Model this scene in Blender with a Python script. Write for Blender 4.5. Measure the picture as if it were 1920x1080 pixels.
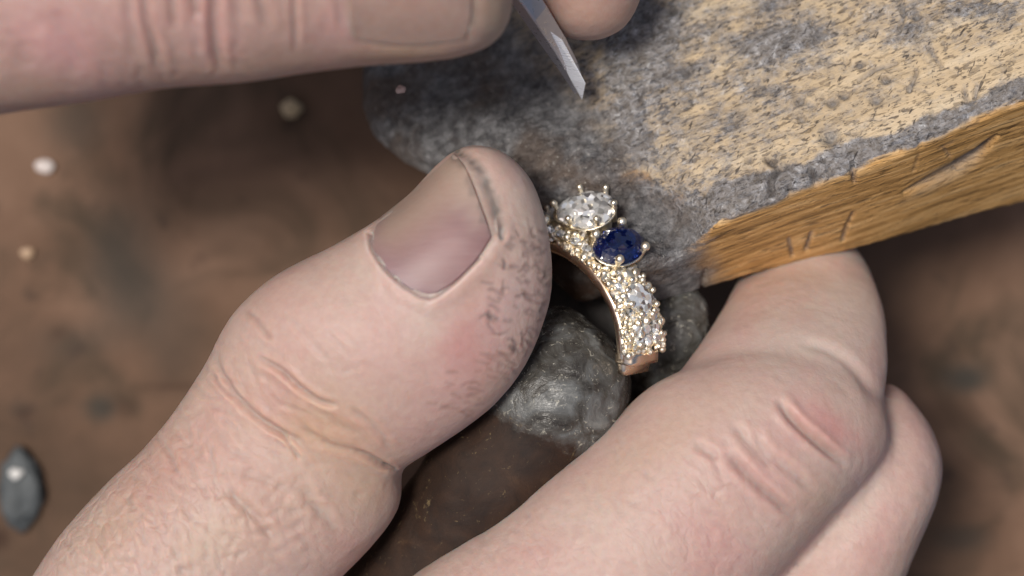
import bpy, math, random
import numpy as np
from mathutils import Vector, Matrix
from mathutils.bvhtree import BVHTree

random.seed(7)
rng = np.random.default_rng(11)
for o in list(bpy.data.objects):
    bpy.data.objects.remove(o)
SC = bpy.context.scene
COL = SC.collection
R = math.radians
MM = 0.001                     # everything below is thought out in millimetres
BENCH = -52.0                  # the bench surface lies this far under the jeweller's fingers

# ------------------------------------------------------------------ camera
CAMZ = 220.0
SPX = 0.045                    # millimetres per photo pixel in the plane of the fingers
cam = bpy.data.cameras.new('camera')
camo = bpy.data.objects.new('camera', cam)
COL.objects.link(camo)
camo.location = (0, 0, (CAMZ - BENCH) * MM)
cam.sensor_width = 36
cam.lens = 36 * CAMZ / (1920 * SPX)
cam.clip_start = 0.01
cam.clip_end = 10
cam.dof.use_dof = True
cam.dof.focus_distance = (CAMZ + 3.5) * MM
cam.dof.aperture_fstop = cam.lens / 5.2
SC.camera = camo

# ------------------------------------------------------------------ light
SUN_EL, SUN_AZ = 73.0, 160.0   # azimuth measured counter-clockwise from +X
world = bpy.data.worlds.new("World")
SC.world = world
world.use_nodes = True
wn = world.node_tree
sky = wn.nodes.new('ShaderNodeTexSky')
sky.sky_type = 'NISHITA'
sky.sun_disc = False
sky.sun_elevation = R(SUN_EL)
sky.sun_rotation = R(90 - SUN_AZ)
sky.air_density = 1.0
sky.dust_density = 5.0
sky.ozone_density = 1.0
wn.links.new(sky.outputs[0], wn.nodes['Background'].inputs[0])
wn.nodes['Background'].inputs[1].default_value = 0.06
sun = bpy.data.lights.new('sun', 'SUN')
sun.energy = 2.0
sun.angle = R(12)
sun.color = (1.0, 0.95, 0.88)
suno = bpy.data.objects.new('sun', sun)
COL.objects.link(suno)
sd = Vector((math.cos(R(SUN_EL)) * math.cos(R(SUN_AZ)), math.cos(R(SUN_EL)) * math.sin(R(SUN_AZ)), math.sin(R(SUN_EL))))
suno.rotation_euler = sd.to_track_quat('Z', 'Y').to_euler()
suno.location = sd * 0.5
SC.view_settings.view_transform = 'Standard'
SC.view_settings.look = 'None'
SC.view_settings.gamma = 1
SC.view_settings.exposure = 0.55

# ------------------------------------------------------------------ helpers
def m3(px, py, z):
    """photo pixel + height (mm) -> point in mm"""
    k = SPX * (CAMZ - z) / CAMZ
    return np.array([(px - 960) * k, (540 - py) * k, z])

def to_px(co):
    """mm points (n,3) -> photo pixels (n,2)"""
    k = SPX * (CAMZ - co[:, 2]) / CAMZ
    return np.stack([co[:, 0] / k + 960, 540 - co[:, 1] / k], 1)

def srgb(r, g, b):
    f = lambda c: (c / 255 / 12.92) if c / 255 <= 0.04045 else ((c / 255 + 0.055) / 1.055) ** 2.4
    return (f(r), f(g), f(b))

def tag(o, label, cat, group=None):
    o['label'] = label
    o['category'] = cat
    if group:
        o['group'] = group
    return o

def empty(name, org):
    o = bpy.data.objects.new(name, None)
    o.empty_display_size = 0.005
    COL.objects.link(o)
    o.location = (org[0] * MM, org[1] * MM, (org[2] - BENCH) * MM)
    o['_org'] = [float(c) for c in org]
    return o

def link(name, me, mat, parent=None, org=None, smooth=True):
    """me holds coordinates in mm relative to the frame centre; they are moved to the origin org"""
    if parent is not None:
        org = list(parent['_org'])
    if org is None:
        org = (0.0, 0.0, BENCH)
    n = len(me.vertices)
    co = np.empty(n * 3)
    me.vertices.foreach_get('co', co)
    co = (co.reshape(-1, 3) - np.array(org)) * MM
    me.vertices.foreach_set('co', co.ravel())
    if smooth:
        me.polygons.foreach_set('use_smooth', np.ones(len(me.polygons), dtype=bool))
    me.update()
    if mat:
        me.materials.append(mat)
    o = bpy.data.objects.new(name, me)
    COL.objects.link(o)
    if parent is not None:
        o.parent = parent
    else:
        o.location = (org[0] * MM, org[1] * MM, (org[2] - BENCH) * MM)
    o['_org'] = [float(c) for c in org]
    return o

def mesh(name, verts, faces):
    me = bpy.data.meshes.new(name)
    me.from_pydata([tuple(map(float, v)) for v in verts], [], [tuple(int(i) for i in f) for f in faces])
    me.update()
    return me

def mesh_quads(name, verts, quads):
    me = bpy.data.meshes.new(name)
    verts = np.asarray(verts, dtype=np.float32)
    quads = np.asarray(quads, dtype=np.int32)
    me.vertices.add(len(verts))
    me.vertices.foreach_set('co', verts.ravel())
    me.loops.add(quads.size)
    me.loops.foreach_set('vertex_index', quads.ravel())
    me.polygons.add(len(quads))
    me.polygons.foreach_set('loop_start', np.arange(0, quads.size, 4, dtype=np.int32))
    me.update(calc_edges=True)
    me.validate()
    return me

def get_co(me):
    a = np.empty(len(me.vertices) * 3)
    me.vertices.foreach_get('co', a)
    return a.reshape(-1, 3)

def get_no(me):
    a = np.empty(len(me.vertices) * 3, dtype=np.float32)
    me.vertices.foreach_get('normal', a)
    return a.reshape(-1, 3).astype(float)

def set_co(me, co):
    me.vertices.foreach_set('co', np.ascontiguousarray(co).ravel())
    me.update()

def set_col(me, name, rgb):
    at = me.color_attributes.new(name, 'FLOAT_COLOR', 'POINT')
    a = np.ones((len(me.vertices), 4), dtype=np.float32)
    a[:, :3] = rgb
    at.data.foreach_set('color', a.ravel())

def apply_mods(me, mods):
    o = bpy.data.objects.new('temp', me)
    COL.objects.link(o)
    for kind, props in mods:
        md = o.modifiers.new(kind, kind)
        for k, v in props.items():
            setattr(md, k, v)
    dg = bpy.context.evaluated_depsgraph_get()
    dg.update()
    out = bpy.data.meshes.new_from_object(o.evaluated_get(dg))
    bpy.data.objects.remove(o)
    return out

def hash3(i, j, k, seed):
    n = (i * 374761393 + j * 668265263 + k * 2147483647 + seed * 144665) & 0xffffffff
    n = ((n ^ (n >> 13)) * 1274126177) & 0xffffffff
    n = (n ^ (n >> 16)) & 0xffffff
    return n / float(0xffffff)

def vnoise(p, scale, seed=0):
    """smooth value noise in -1..1"""
    q = np.asarray(p) / scale
    f = np.floor(q).astype(np.int64)
    t = q - f
    t = t * t * (3 - 2 * t)
    out = 0
    for a in (0, 1):
        for b in (0, 1):
            for c in (0, 1):
                w = (t[:, 0] if a else 1 - t[:, 0]) * (t[:, 1] if b else 1 - t[:, 1]) * (t[:, 2] if c else 1 - t[:, 2])
                out = out + w * hash3(f[:, 0] + a, f[:, 1] + b, f[:, 2] + c, seed)
    return out * 2 - 1

def fbm(p, scale, oct=3, seed=0):
    o = 0
    amp = 1
    for i in range(oct):
        o = o + amp * vnoise(p, scale, seed + i * 17)
        scale *= 0.5
        amp *= 0.5
    return o / 1.75

def sstep(a, b, x):
    t = np.clip((x - a) / (b - a), 0, 1)
    return t * t * (3 - 2 * t)

def stroke_field(pp, pts):
    """distance to a polyline and parameter 0..1 along it"""
    pts = np.asarray(pts, dtype=float)
    best = np.full(len(pp), 1e9)
    tt = np.zeros(len(pp))
    n = len(pts) - 1
    for i in range(n):
        a, b = pts[i], pts[i + 1]
        d = b - a
        L = max(d @ d, 1e-9)
        t = np.clip(((pp - a) @ d) / L, 0, 1)
        dd = np.hypot(*(pp - a - t[:, None] * d).T)
        k = dd < best
        best[k] = dd[k]
        tt[k] = (i + t[k]) / n
    return best, tt

def catmull(P, n):
    P = np.asarray(P, dtype=float)
    P = np.vstack([2 * P[0] - P[1], P, 2 * P[-1] - P[-2]])
    out = []
    for i in range(1, len(P) - 2):
        for k in range(n):
            t = k / n
            a, b, c, d = P[i - 1], P[i], P[i + 1], P[i + 2]
            out.append(0.5 * ((2 * b) + (-a + c) * t + (2 * a - 5 * b + 4 * c - d) * t * t + (-a + 3 * b - 3 * c + d) * t ** 3))
    out.append(P[-2])
    return np.array(out)

def surface_nets(F, org, h):
    nx, ny, nz = F.shape
    ins = F < 0
    c = [ins[dx:nx - 1 + dx, dy:ny - 1 + dy, dz:nz - 1 + dz] for dx in (0, 1) for dy in (0, 1) for dz in (0, 1)]
    s = sum(x.astype(np.int8) for x in c)
    act = (s > 0) & (s < 8)
    idx = -np.ones(act.shape, dtype=np.int64)
    ii = np.argwhere(act)
    idx[act] = np.arange(len(ii))
    acc = np.zeros((len(ii), 3))
    cnt = np.zeros(len(ii))
    for ax in range(3):
        for a in (0, 1):
            for b in (0, 1):
                off0 = [0, 0, 0]
                oth = [q for q in range(3) if q != ax]
                off0[oth[0]] = a
                off0[oth[1]] = b
                off1 = list(off0)
                off1[ax] = 1
                f0 = F[ii[:, 0] + off0[0], ii[:, 1] + off0[1], ii[:, 2] + off0[2]]
                f1 = F[ii[:, 0] + off1[0], ii[:, 1] + off1[1], ii[:, 2] + off1[2]]
                m = (f0 < 0) != (f1 < 0)
                t = np.where(m, f0 / np.where(m, f0 - f1, 1), 0)
                p = np.tile(np.array(off0, dtype=float), (len(ii), 1))
                p[:, ax] = t
                acc[m] += p[m]
                cnt[m] += 1
    verts = (ii + acc / cnt[:, None]) * h + np.array(org)
    quads = []
    for ax in range(3):
        oth = [q for q in range(3) if q != ax]
        sl0 = [slice(1, -1)] * 3
        sl1 = [slice(1, -1)] * 3
        sl0[ax] = slice(0, -1)
        sl1[ax] = slice(1, None)
        A = ins[tuple(sl0)]
        B = ins[tuple(sl1)]
        for sgn in (0, 1):
            e = np.argwhere((A & ~B) if sgn == 0 else (~A & B))
            if not len(e):
                continue
            base = e.copy()
            base[:, oth[0]] += 1
            base[:, oth[1]] += 1
            def cell(da, db):
                q = base.copy()
                q[:, oth[0]] -= da
                q[:, oth[1]] -= db
                return idx[q[:, 0], q[:, 1], q[:, 2]]
            Q = np.stack([cell(1, 1), cell(0, 1), cell(0, 0), cell(1, 0)], 1)
            flip = (sgn == 1) ^ (ax == 1)
            if flip:
                Q = Q[:, ::-1]
            quads.append(Q)
    quads = np.vstack(quads)
    quads = quads[(quads >= 0).all(1)]
    return verts, quads

def grid_pts(lo, hi, h):
    ax = [np.arange(lo[i], hi[i] + h, h) for i in range(3)]
    X, Y, Z = np.meshgrid(*ax, indexing='ij')
    return X, Y, Z

def laplace(me, co, it, f=0.5, keep=None):
    n = len(me.vertices)
    ed = np.empty(len(me.edges) * 2, dtype=np.int32)
    me.edges.foreach_get('vertices', ed)
    ed = ed.reshape(-1, 2)
    deg = np.bincount(ed.ravel(), minlength=n).astype(float)
    for _ in range(it):
        s = np.stack([np.bincount(ed[:, 0], co[ed[:, 1], k], n) + np.bincount(ed[:, 1], co[ed[:, 0], k], n) for k in range(3)], 1)
        avg = s / np.maximum(deg, 1)[:, None]
        w = f if keep is None else f * keep[:, None]
        co = co + (avg - co) * w
    return co

# ---- node helpers
class NT:
    def __init__(self, name):
        self.m = bpy.data.materials.new(name)
        self.m.use_nodes = True
        self.t = self.m.node_tree
        self.b = self.t.nodes['Principled BSDF']
        self.out = self.t.nodes['Material Output']
    def n(self, typ, ins=None, **props):
        nd = self.t.nodes.new(typ)
        for k, v in props.items():
            setattr(nd, k, v)
        for k, v in (ins or {}).items():
            if hasattr(v, 'is_linked') or isinstance(v, bpy.types.NodeSocket):
                self.t.links.new(v, nd.inputs[k])
            else:
                nd.inputs[k].default_value = v
        return nd
    def coord(self, rot=(0, 0, 0), scale=(1, 1, 1)):
        tc = self.n('ShaderNodeTexCoord')
        return self.n('ShaderNodeMapping', {'Vector': tc.outputs['Object'], 'Rotation': rot, 'Scale': scale}).outputs[0]
    def noise(self, vec, scale, detail=3, rough=0.55, dist=0.0):
        return self.n('ShaderNodeTexNoise', {'Vector': vec, 'Scale': scale, 'Detail': detail, 'Roughness': rough, 'Distortion': dist}).outputs['Fac']
    def ramp(self, fac, stops, interp='LINEAR'):
        nd = self.n('ShaderNodeValToRGB', {'Fac': fac})
        cr = nd.color_ramp
        cr.interpolation = interp
        while len(cr.elements) < len(stops):
            cr.elements.new(0.5)
        for e, (p, c) in zip(cr.elements, stops):
            e.position = p
            e.color = (*c, 1) if not isinstance(c, (int, float)) else (c, c, c, 1)
        return nd.outputs['Color']
    def mix(self, f, a, b, blend='MIX'):
        nd = self.t.nodes.new('ShaderNodeMix')
        nd.data_type = 'RGBA'
        nd.blend_type = blend
        for s, v in ((nd.inputs[0], f), (nd.inputs[6], a), (nd.inputs[7], b)):
            if isinstance(v, bpy.types.NodeSocket):
                self.t.links.new(v, s)
            else:
                s.default_value = (*v, 1) if isinstance(v, tuple) else v
        return nd.outputs[2]
    def math(self, op, a, b=0.0, clamp=False):
        nd = self.n('ShaderNodeMath', operation=op)
        nd.use_clamp = clamp
        for i, v in ((0, a), (1, b)):
            if isinstance(v, bpy.types.NodeSocket):
                self.t.links.new(v, nd.inputs[i])
            else:
                nd.inputs[i].default_value = v
        return nd.outputs[0]
    def bump(self, h, strength, dist, normal=None):
        ins = {'Height': h, 'Strength': strength, 'Distance': dist}
        if normal is not None:
            ins['Normal'] = normal
        return self.n('ShaderNodeBump', ins).outputs[0]
    def set(self, **kw):
        for k, v in kw.items():
            s = self.b.inputs[k.replace('_', ' ')]
            if isinstance(v, bpy.types.NodeSocket):
                self.t.links.new(v, s)
            else:
                s.default_value = (*v, 1) if isinstance(v, tuple) and len(v) == 3 and s.type == 'RGBA' else v
        return self.m

# ------------------------------------------------------------------ materials
def mat_skin():
    t = NT('skin')
    v = t.coord()
    col = t.n('ShaderNodeVertexColor', layer_name='tint').outputs[0]
    mot = t.noise(v, 260, 4, 0.6)
    c = t.mix(0.16, col, t.ramp(mot, [(0.3, (0.55, 0.33, 0.30)), (0.7, (0.66, 0.50, 0.45))]), 'MIX')
    fine = t.noise(v, 1500, 2, 0.5)
    c = t.mix(0.13, c, t.ramp(fine, [(0.35, (0.42, 0.29, 0.25)), (0.65, (0.66, 0.53, 0.46))]))
    c = t.mix(1.0, c, (0.79, 0.84, 0.84), 'MULTIPLY')
    vor = t.n('ShaderNodeTexVoronoi', {'Vector': v, 'Scale': 2000.0}, feature='DISTANCE_TO_EDGE').outputs[0]
    vr = t.ramp(vor, [(0.0, 0.0), (0.22, 1.0)])
    b1 = t.bump(vr, 0.10, 0.00006)
    b2 = t.bump(t.noise(v, 900, 3, 0.6), 0.30, 0.00014, b1)
    b3 = t.bump(t.noise(v, 330, 3, 0.6, 0.6), 0.22, 0.0004, b2)
    wk = t.n('ShaderNodeVertexColor', layer_name='folds').outputs[0]
    wv = t.n('ShaderNodeMapping', {'Vector': t.coord(rot=(0, 0, R(58))), 'Scale': (0.42, 1, 1)}).outputs[0]
    wd_ = t.n('ShaderNodeVectorMath', {0: wv, 1: t.n('ShaderNodeVectorMath', {0: t.n('ShaderNodeTexNoise', {'Vector': v, 'Scale': 350.0, 'Detail': 3.0}).outputs['Color'], 'Scale': 0.0022}, operation='SCALE').outputs[0]}, operation='ADD').outputs[0]
    w1 = t.ramp(t.n('ShaderNodeTexVoronoi', {'Vector': wd_, 'Scale': 520.0}, feature='DISTANCE_TO_EDGE').outputs[0], [(0.0, 0.0), (0.16, 0.8), (0.4, 1.0)])
    w2 = t.ramp(t.n('ShaderNodeTexVoronoi', {'Vector': wd_, 'Scale': 1150.0}, feature='DISTANCE_TO_EDGE').outputs[0], [(0.0, 0.0), (0.2, 1.0)])
    b3 = t.bump(t.math('ADD', w1, t.math('MULTIPLY', w2, 0.35)), t.math('MULTIPLY', wk, 0.30), 0.00028, b3)
    t.set(Base_Color=c, Roughness=t.ramp(mot, [(0.3, 0.46), (0.7, 0.6)]), Subsurface_Weight=0.85,
          Subsurface_Radius=(1.0, 0.38, 0.22), Subsurface_Scale=0.0016, Normal=b3, Specular_IOR_Level=0.42)
    return t.m

def mat_nail():
    t = NT('nail')
    v = t.coord(rot=(0, 0, R(-50)), scale=(1, 1, 1))
    col = t.n('ShaderNodeVertexColor', layer_name='tint').outputs[0]
    st = t.noise(t.coord(rot=(0, 0, R(-43)), scale=(0.08, 1, 1)), 2600, 3)
    c = t.mix(0.10, col, t.ramp(st, [(0.3, (0.35, 0.22, 0.2)), (0.7, (0.75, 0.6, 0.52))]))
    c = t.mix(1.0, c, (0.60, 0.56, 0.58), 'MULTIPLY')
    t.set(Base_Color=c, Roughness=0.5, Subsurface_Weight=0.5, Subsurface_Radius=(1, 0.4, 0.3), Subsurface_Scale=0.0008,
          Coat_Weight=0.08, Coat_Roughness=0.4, Normal=t.bump(st, 0.16, 0.0001))
    return t.m

GRAIN = R(20)
def mat_wood():
    t = NT('worn_beech_wood')
    at = t.n('ShaderNodeVertexColor', layer_name='mask').outputs[0]
    sep = t.n('ShaderNodeSeparateColor', {'Color': at})
    grime, side, dark = sep.outputs[0], sep.outputs[1], sep.outputs[2]
    g = t.coord(rot=(0, 0, -GRAIN))
    gl = t.n('ShaderNodeMapping', {'Vector': g, 'Scale': (0.13, 1, 1)}).outputs[0]      # stretched along the grain
    gm = t.n('ShaderNodeMapping', {'Vector': g, 'Scale': (0.33, 1, 1)}).outputs[0]
    broad = t.noise(gl, 420, 4, 0.6, 0.0)
    base = t.ramp(broad, [(0.25, srgb(158, 138, 110)), (0.5, srgb(190, 168, 136)), (0.75, srgb(206, 188, 160))])
    fleck = t.noise(gm, 3000, 2, 0.5, 0.3)
    fl = t.ramp(fleck, [(0.56, 0.0), (0.62, 1.0)])
    zone = t.ramp(t.noise(g, 160, 3, 0.6), [(0.35, 0.25), (0.65, 1.0)])
    base = t.mix(t.math('MULTIPLY', t.math('MULTIPLY', fl, zone), 0.95), base, srgb(58, 46, 38))
    base = t.mix(t.ramp(t.noise(g, 500, 4, 0.7, 0.8), [(0.52, 0.0), (0.75, 0.75)]), base, srgb(150, 140, 126))
    # side faces, darker and golden
    gs = t.n('ShaderNodeMapping', {'Vector': g, 'Scale': (0.09, 1, 1)}).outputs[0]
    sgr = t.noise(gs, 1300, 5, 0.65, 0.0)
    scol = t.ramp(sgr, [(0.28, srgb(116, 86, 46)), (0.5, srgb(194, 148, 88)), (0.72, srgb(228, 188, 132))])
    sdk = t.ramp(t.noise(gl, 2600, 3, 0.6, 0.0), [(0.57, 0.0), (0.64, 0.7)])
    scol = t.mix(sdk, scol, srgb(58, 40, 20))
    base = t.mix(side, base, scol)
    # grey metal grime
    gn = t.noise(g, 1250, 5, 0.72, 0.5)
    gn2 = t.noise(g, 2600, 3, 0.65, 0.6)
    gcol = t.ramp(gn, [(0.33, srgb(62, 62, 66)), (0.48, srgb(112, 113, 118)), (0.6, srgb(146, 148, 154)), (0.70, srgb(206, 208, 212))])
    gcol = t.mix(t.ramp(gn2, [(0.58, 0.0), (0.68, 0.8)]), gcol, srgb(44, 42, 44))
    gmask = t.ramp(t.math('ADD', grime, t.math('MULTIPLY', t.math('SUBTRACT', t.noise(t.n('ShaderNodeMapping', {'Vector': g, 'Scale': (0.55, 1, 1)}).outputs[0], 700, 7, 0.82, 0.0), 0.5), 1.9)), [(0.36, 0.0), (0.80, 1.0)])
    base = t.mix(t.math('MULTIPLY', gmask, 0.82), base, gcol)
    spk = t.ramp(t.noise(t.n('ShaderNodeMapping', {'Vector': g, 'Scale': (0.45, 1, 1)}).outputs[0], 3200, 3, 0.6), [(0.58, 0.0), (0.66, 0.75)])
    base = t.mix(t.math('MULTIPLY', spk, t.math('SUBTRACT', 1.0, side)), base, srgb(64, 58, 54))
    nick = t.ramp(t.noise(t.n('ShaderNodeMapping', {'Vector': t.coord(rot=(0, 0, R(-65))), 'Scale': (0.25, 1, 1)}).outputs[0], 2300, 2, 0.5), [(0.66, 0.0), (0.70, 0.8)])
    base = t.mix(t.math('MULTIPLY', nick, t.math('SUBTRACT', 1.0, side)), base, srgb(50, 44, 42))
    # dark wood tongue, the upper hand's shadow put into its colour too
    dn = t.noise(g, 900, 5, 0.7, 0.0)
    dcol = t.ramp(dn, [(0.30, srgb(74, 72, 74)), (0.5, srgb(120, 119, 120)), (0.64, srgb(146, 145, 146)), (0.76, srgb(196, 196, 194))])
    dcol = t.mix(t.ramp(t.noise(g, 170, 4, 0.6), [(0.46, 0.0), (0.62, 0.75)]), dcol, t.ramp(t.noise(gl, 700, 4), [(0.3, srgb(72, 60, 52)), (0.7, srgb(118, 102, 90))]))
    dcol = t.mix(t.ramp(t.noise(g, 2400, 4, 0.7), [(0.60, 0.0), (0.68, 0.8)]), dcol, srgb(176, 172, 166))
    base = t.mix(dark, base, dcol)
    rough = t.mix(dark, (0.62, 0.62, 0.62), (0.33, 0.33, 0.33))
    hb = t.bump(t.math('SUBTRACT', t.noise(gs, 2600, 4, 0.65, 0.0), t.math('MULTIPLY', fl, 0.5)), 0.6, 0.0003)
    hb = t.n('ShaderNodeBump', {'Height': broad, 'Strength': 0.12, 'Distance': 0.0002, 'Normal': hb}).outputs[0]
    hb = t.bump(gn, t.math('MULTIPLY', t.math('ADD', gmask, dark), 0.8), 0.0006, hb)
    hb = t.bump(t.noise(gm, 2800, 3, 0.6), 0.3, 0.00015, hb)
    t.set(Base_Color=base, Roughness=rough, Normal=hb, Specular_IOR_Level=0.4)
    return t.m

def mat_crust(name='crusted_grey_wax', dens=1.0):
    t = NT(name)
    v = t.coord()
    at = t.n('ShaderNodeVertexColor', layer_name='mask').outputs[0]
    cr = t.n('ShaderNodeSeparateColor', {'Color': at}).outputs[0]
    n1 = t.noise(v, 320, 6, 0.62, 0.8)
    n2 = t.noise(v, 1700, 4, 0.7, 1.0)
    grey = t.ramp(n1, [(0.34, srgb(40, 36, 32)), (0.48, srgb(74, 72, 68)), (0.6, srgb(96, 97, 96)), (0.72, srgb(122, 122, 118))])
    grey = t.mix(t.ramp(n2, [(0.60, 0.0), (0.68, 0.8)]), grey, srgb(176, 172, 158))
    brown = t.ramp(t.noise(v, 300, 4, 0.6, 0.8), [(0.3, srgb(26, 15, 9)), (0.6, srgb(48, 30, 18)), (0.8, srgb(70, 48, 30))])
    brown = t.mix(t.ramp(t.noise(v, 420, 5, 0.75, 2.5), [(0.62, 0.0), (0.72, 0.6)]), brown, srgb(150, 130, 92))
    msk = t.ramp(t.math('ADD', cr, t.math('MULTIPLY', t.math('SUBTRACT', t.noise(v, 450, 4, 0.7), 0.5), 1.3)), [(0.25, 0.0), (0.75, 1.0)])
    c = t.mix(msk, brown, grey)
    b = t.bump(n1, t.math('ADD', t.math('MULTIPLY', msk, 0.45), 0.10), 0.0006)
    b = t.bump(n2, 0.35, 0.0002, b)
    t.set(Base_Color=c, Roughness=t.mix(msk, (0.75, 0.75, 0.75), (0.26, 0.26, 0.26)), Normal=b, Specular_IOR_Level=0.4)
    return t.m

def mat_gold(name, c, rough=0.16, bumps=0.0):
    t = NT(name)
    n = t.noise(t.coord(), 900, 3, 0.6)
    t.set(Base_Color=c, Metallic=1.0, Roughness=t.ramp(n, [(0.3, rough * 0.7), (0.7, rough * 1.5)]))
    if bumps:
        t.set(Normal=t.bump(t.noise(t.coord(), 2500, 3, 0.6), bumps, 0.0001))
    return t.m

def mat_gem(name, c, ior, rough=0.02, tr=1.0, facets=0.0, metal=0.0):
    t = NT(name)
    n = t.noise(t.coord(), 800, 2, 0.5)
    if facets:
        vo = t.n('ShaderNodeTexVoronoi', {'Vector': t.coord(), 'Scale': 2100.0}).outputs['Color']
        ge = t.n('ShaderNodeNewGeometry').outputs['Normal']
        sub = t.n('ShaderNodeVectorMath', {0: vo, 1: (0.5, 0.5, 0.5)}, operation='SUBTRACT').outputs[0]
        sc = t.n('ShaderNodeVectorMath', {0: sub, 'Scale': facets}, operation='SCALE').outputs[0]
        ad = t.n('ShaderNodeVectorMath', {0: ge, 1: sc}, operation='ADD').outputs[0]
        t.set(Normal=t.n('ShaderNodeVectorMath', {0: ad}, operation='NORMALIZE').outputs[0], Metallic=metal)
    t.set(Base_Color=t.mix(0.15, c, t.ramp(n, [(0.3, tuple(x * 0.7 for x in c)), (0.7, c)])), Roughness=rough, IOR=ior, Transmission_Weight=tr)
    return t.m

SKIN = mat_skin()
NAIL = mat_nail()
WOOD = mat_wood()
CRUST = mat_crust()
GOLD = mat_gold('yellow_gold', (1.0, 0.90, 0.72), 0.34, 0.5)
ROSE = mat_gold('rose_gold', (0.88, 0.71, 0.54), 0.22)
DIAMOND = mat_gem('diamond', (1.0, 1.0, 0.99), 2.4, 0.10, 0.25, 1.7, 0.35)
SAPPH = mat_gem('sapphire', (0.006, 0.018, 0.15), 1.77, 0.03, 0.8, 0.35, 0.0)

# ------------------------------------------------------------------ bench surface far below (setting)
def bench():
    t = NT('stained_bench_leather')
    v = t.coord()
    n = t.noise(v, 26, 5, 0.6, 0.4)
    c = t.ramp(n, [(0.25, srgb(62, 49, 38)), (0.5, srgb(104, 80, 64)), (0.72, srgb(134, 106, 88))])
    n2 = t.noise(v, 55, 4, 0.6, 0.8)
    c = t.mix(t.ramp(n2, [(0.52, 0.0), (0.68, 0.8)]), c, srgb(60, 51, 40))
    at = t.n('ShaderNodeVertexColor', layer_name='mask').outputs[0]
    sp = t.n('ShaderNodeSeparateColor', {'Color': at})
    c = t.mix(sp.outputs[0], c, srgb(60, 56, 50))
    c = t.mix(sp.outputs[1], c, srgb(62, 44, 34))
    c = t.mix(t.ramp(t.noise(v, 190, 3, 0.6), [(0.62, 0.0), (0.72, 0.6)]), c, srgb(60, 48, 42))
    t.set(Base_Color=c, Roughness=0.7, Specular_IOR_Level=0.15, Normal=t.bump(t.noise(v, 160, 4, 0.6), 0.4, 0.0008))
    N = 240
    xs = np.linspace(-85, 85, N)
    ys = np.linspace(-60, 60, N)
    X, Y = np.meshgrid(xs, ys, indexing='ij')
    P = np.stack([X.ravel(), Y.ravel(), np.full(N * N, BENCH)], 1)
    P[:, 2] += 0.25 * fbm(P * [1, 1, 0], 9, 3, 5)
    i = np.arange(N * N).reshape(N, N)
    Q = np.stack([i[:-1, :-1], i[1:, :-1], i[1:, 1:], i[:-1, 1:]], -1).reshape(-1, 4)
    me = mesh_quads('bench_surface', P, Q)
    px = to_px(P)
    def blob(cx, cy, rx, ry, s):
        return s * np.exp(-(((px[:, 0] - cx) / rx) ** 2 + ((px[:, 1] - cy) / ry) ** 2) ** 1.5)
    wob = 1 + 0.5 * vnoise(P, 5, 3)
    grey = sum(blob(*b) for b in [(240, 500, 75, 130, .8), (140, 230, 60, 60, .55), (190, 765, 30, 26, .9), (330, 620, 60, 110, .4), (1810, 710, 45, 30, .8),
                                  (1800, 1010, 55, 25, .6), (40, 770, 18, 14, .6), (700, 1000, 55, 90, 1.0), (130, 640, 80, 40, .3)]) * wob
    dk = sum(blob(*b) for b in [(110, 625, 16, 12, .5), (45, 775, 18, 14, .8), (0, 1010, 18, 22, 1.0), (235, 765, 20, 20, .5), (1780, 780, 70, 40, .5), (330, 725, 60, 8, .6)])
    set_col(me, 'mask', np.clip(np.stack([grey, dk, dk * 0], 1), 0, 1))
    o = link('bench_surface', me, t.m)
    o['kind'] = 'structure'
    # the bench goes on beyond the part in view
    return o
bench()

# ------------------------------------------------------------------ wooden bench pin
EA = m3(1300, 436, -4.5)
EB = m3(1930, 186, -2.0)
TH = R(27)
e = (EB - EA) / np.linalg.norm(EB - EA)
tv = np.array([-e[1], e[0], 0.0])
tv /= np.linalg.norm(tv)
v_ = tv * math.cos(TH) - np.array([0, 0, 1]) * math.sin(TH)
v_ -= e * (v_ @ e)
v_ /= np.linalg.norm(v_)
nrm = np.cross(e, v_)
if nrm[2] < 0:
    nrm = -nrm

def ztop_plane(X, Y):
    return EA[2] - (nrm[0] * (X - EA[0]) + nrm[1] * (Y - EA[1])) / nrm[2]

PIN_POLY = [(1500, -500), (1000, -420), (800, -150), (715, 40), (686, 120), (680, 190), (700, 235), (760, 272), (850, 300), (960, 330),
            (1040, 362), (1110, 400), (1150, 440), (1190, 490), (1225, 530), (1240, 556), (1250, 640), (1260, 900), (2500, 900), (2500, -500)]

def poly_sd(px, py, poly):
    """signed distance (px) to polygon, negative inside"""
    P = np.asarray(poly, dtype=float)
    d = np.full(px.shape, 1e9)
    inside = np.zeros(px.shape, dtype=bool)
    n = len(P)
    for i in range(n):
        ax, ay = P[i]
        bx, by = P[(i + 1) % n]
        ex, ey = bx - ax, by - ay
        t = np.clip(((px - ax) * ex + (py - ay) * ey) / (ex * ex + ey * ey), 0, 1)
        d = np.minimum(d, np.hypot(px - ax - t * ex, py - ay - t * ey))
        if ay != by:
            c = ((ay > py) != (by > py)) & (px < (bx - ax) * (py - ay) / (by - ay) + ax)
            inside ^= c
    return np.where(inside, -d, d)

def smax(a, b, k):
    h = np.clip(0.5 + 0.5 * (a - b) / k, 0, 1)
    return b * (1 - h) + a * h + k * h * (1 - h)

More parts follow.
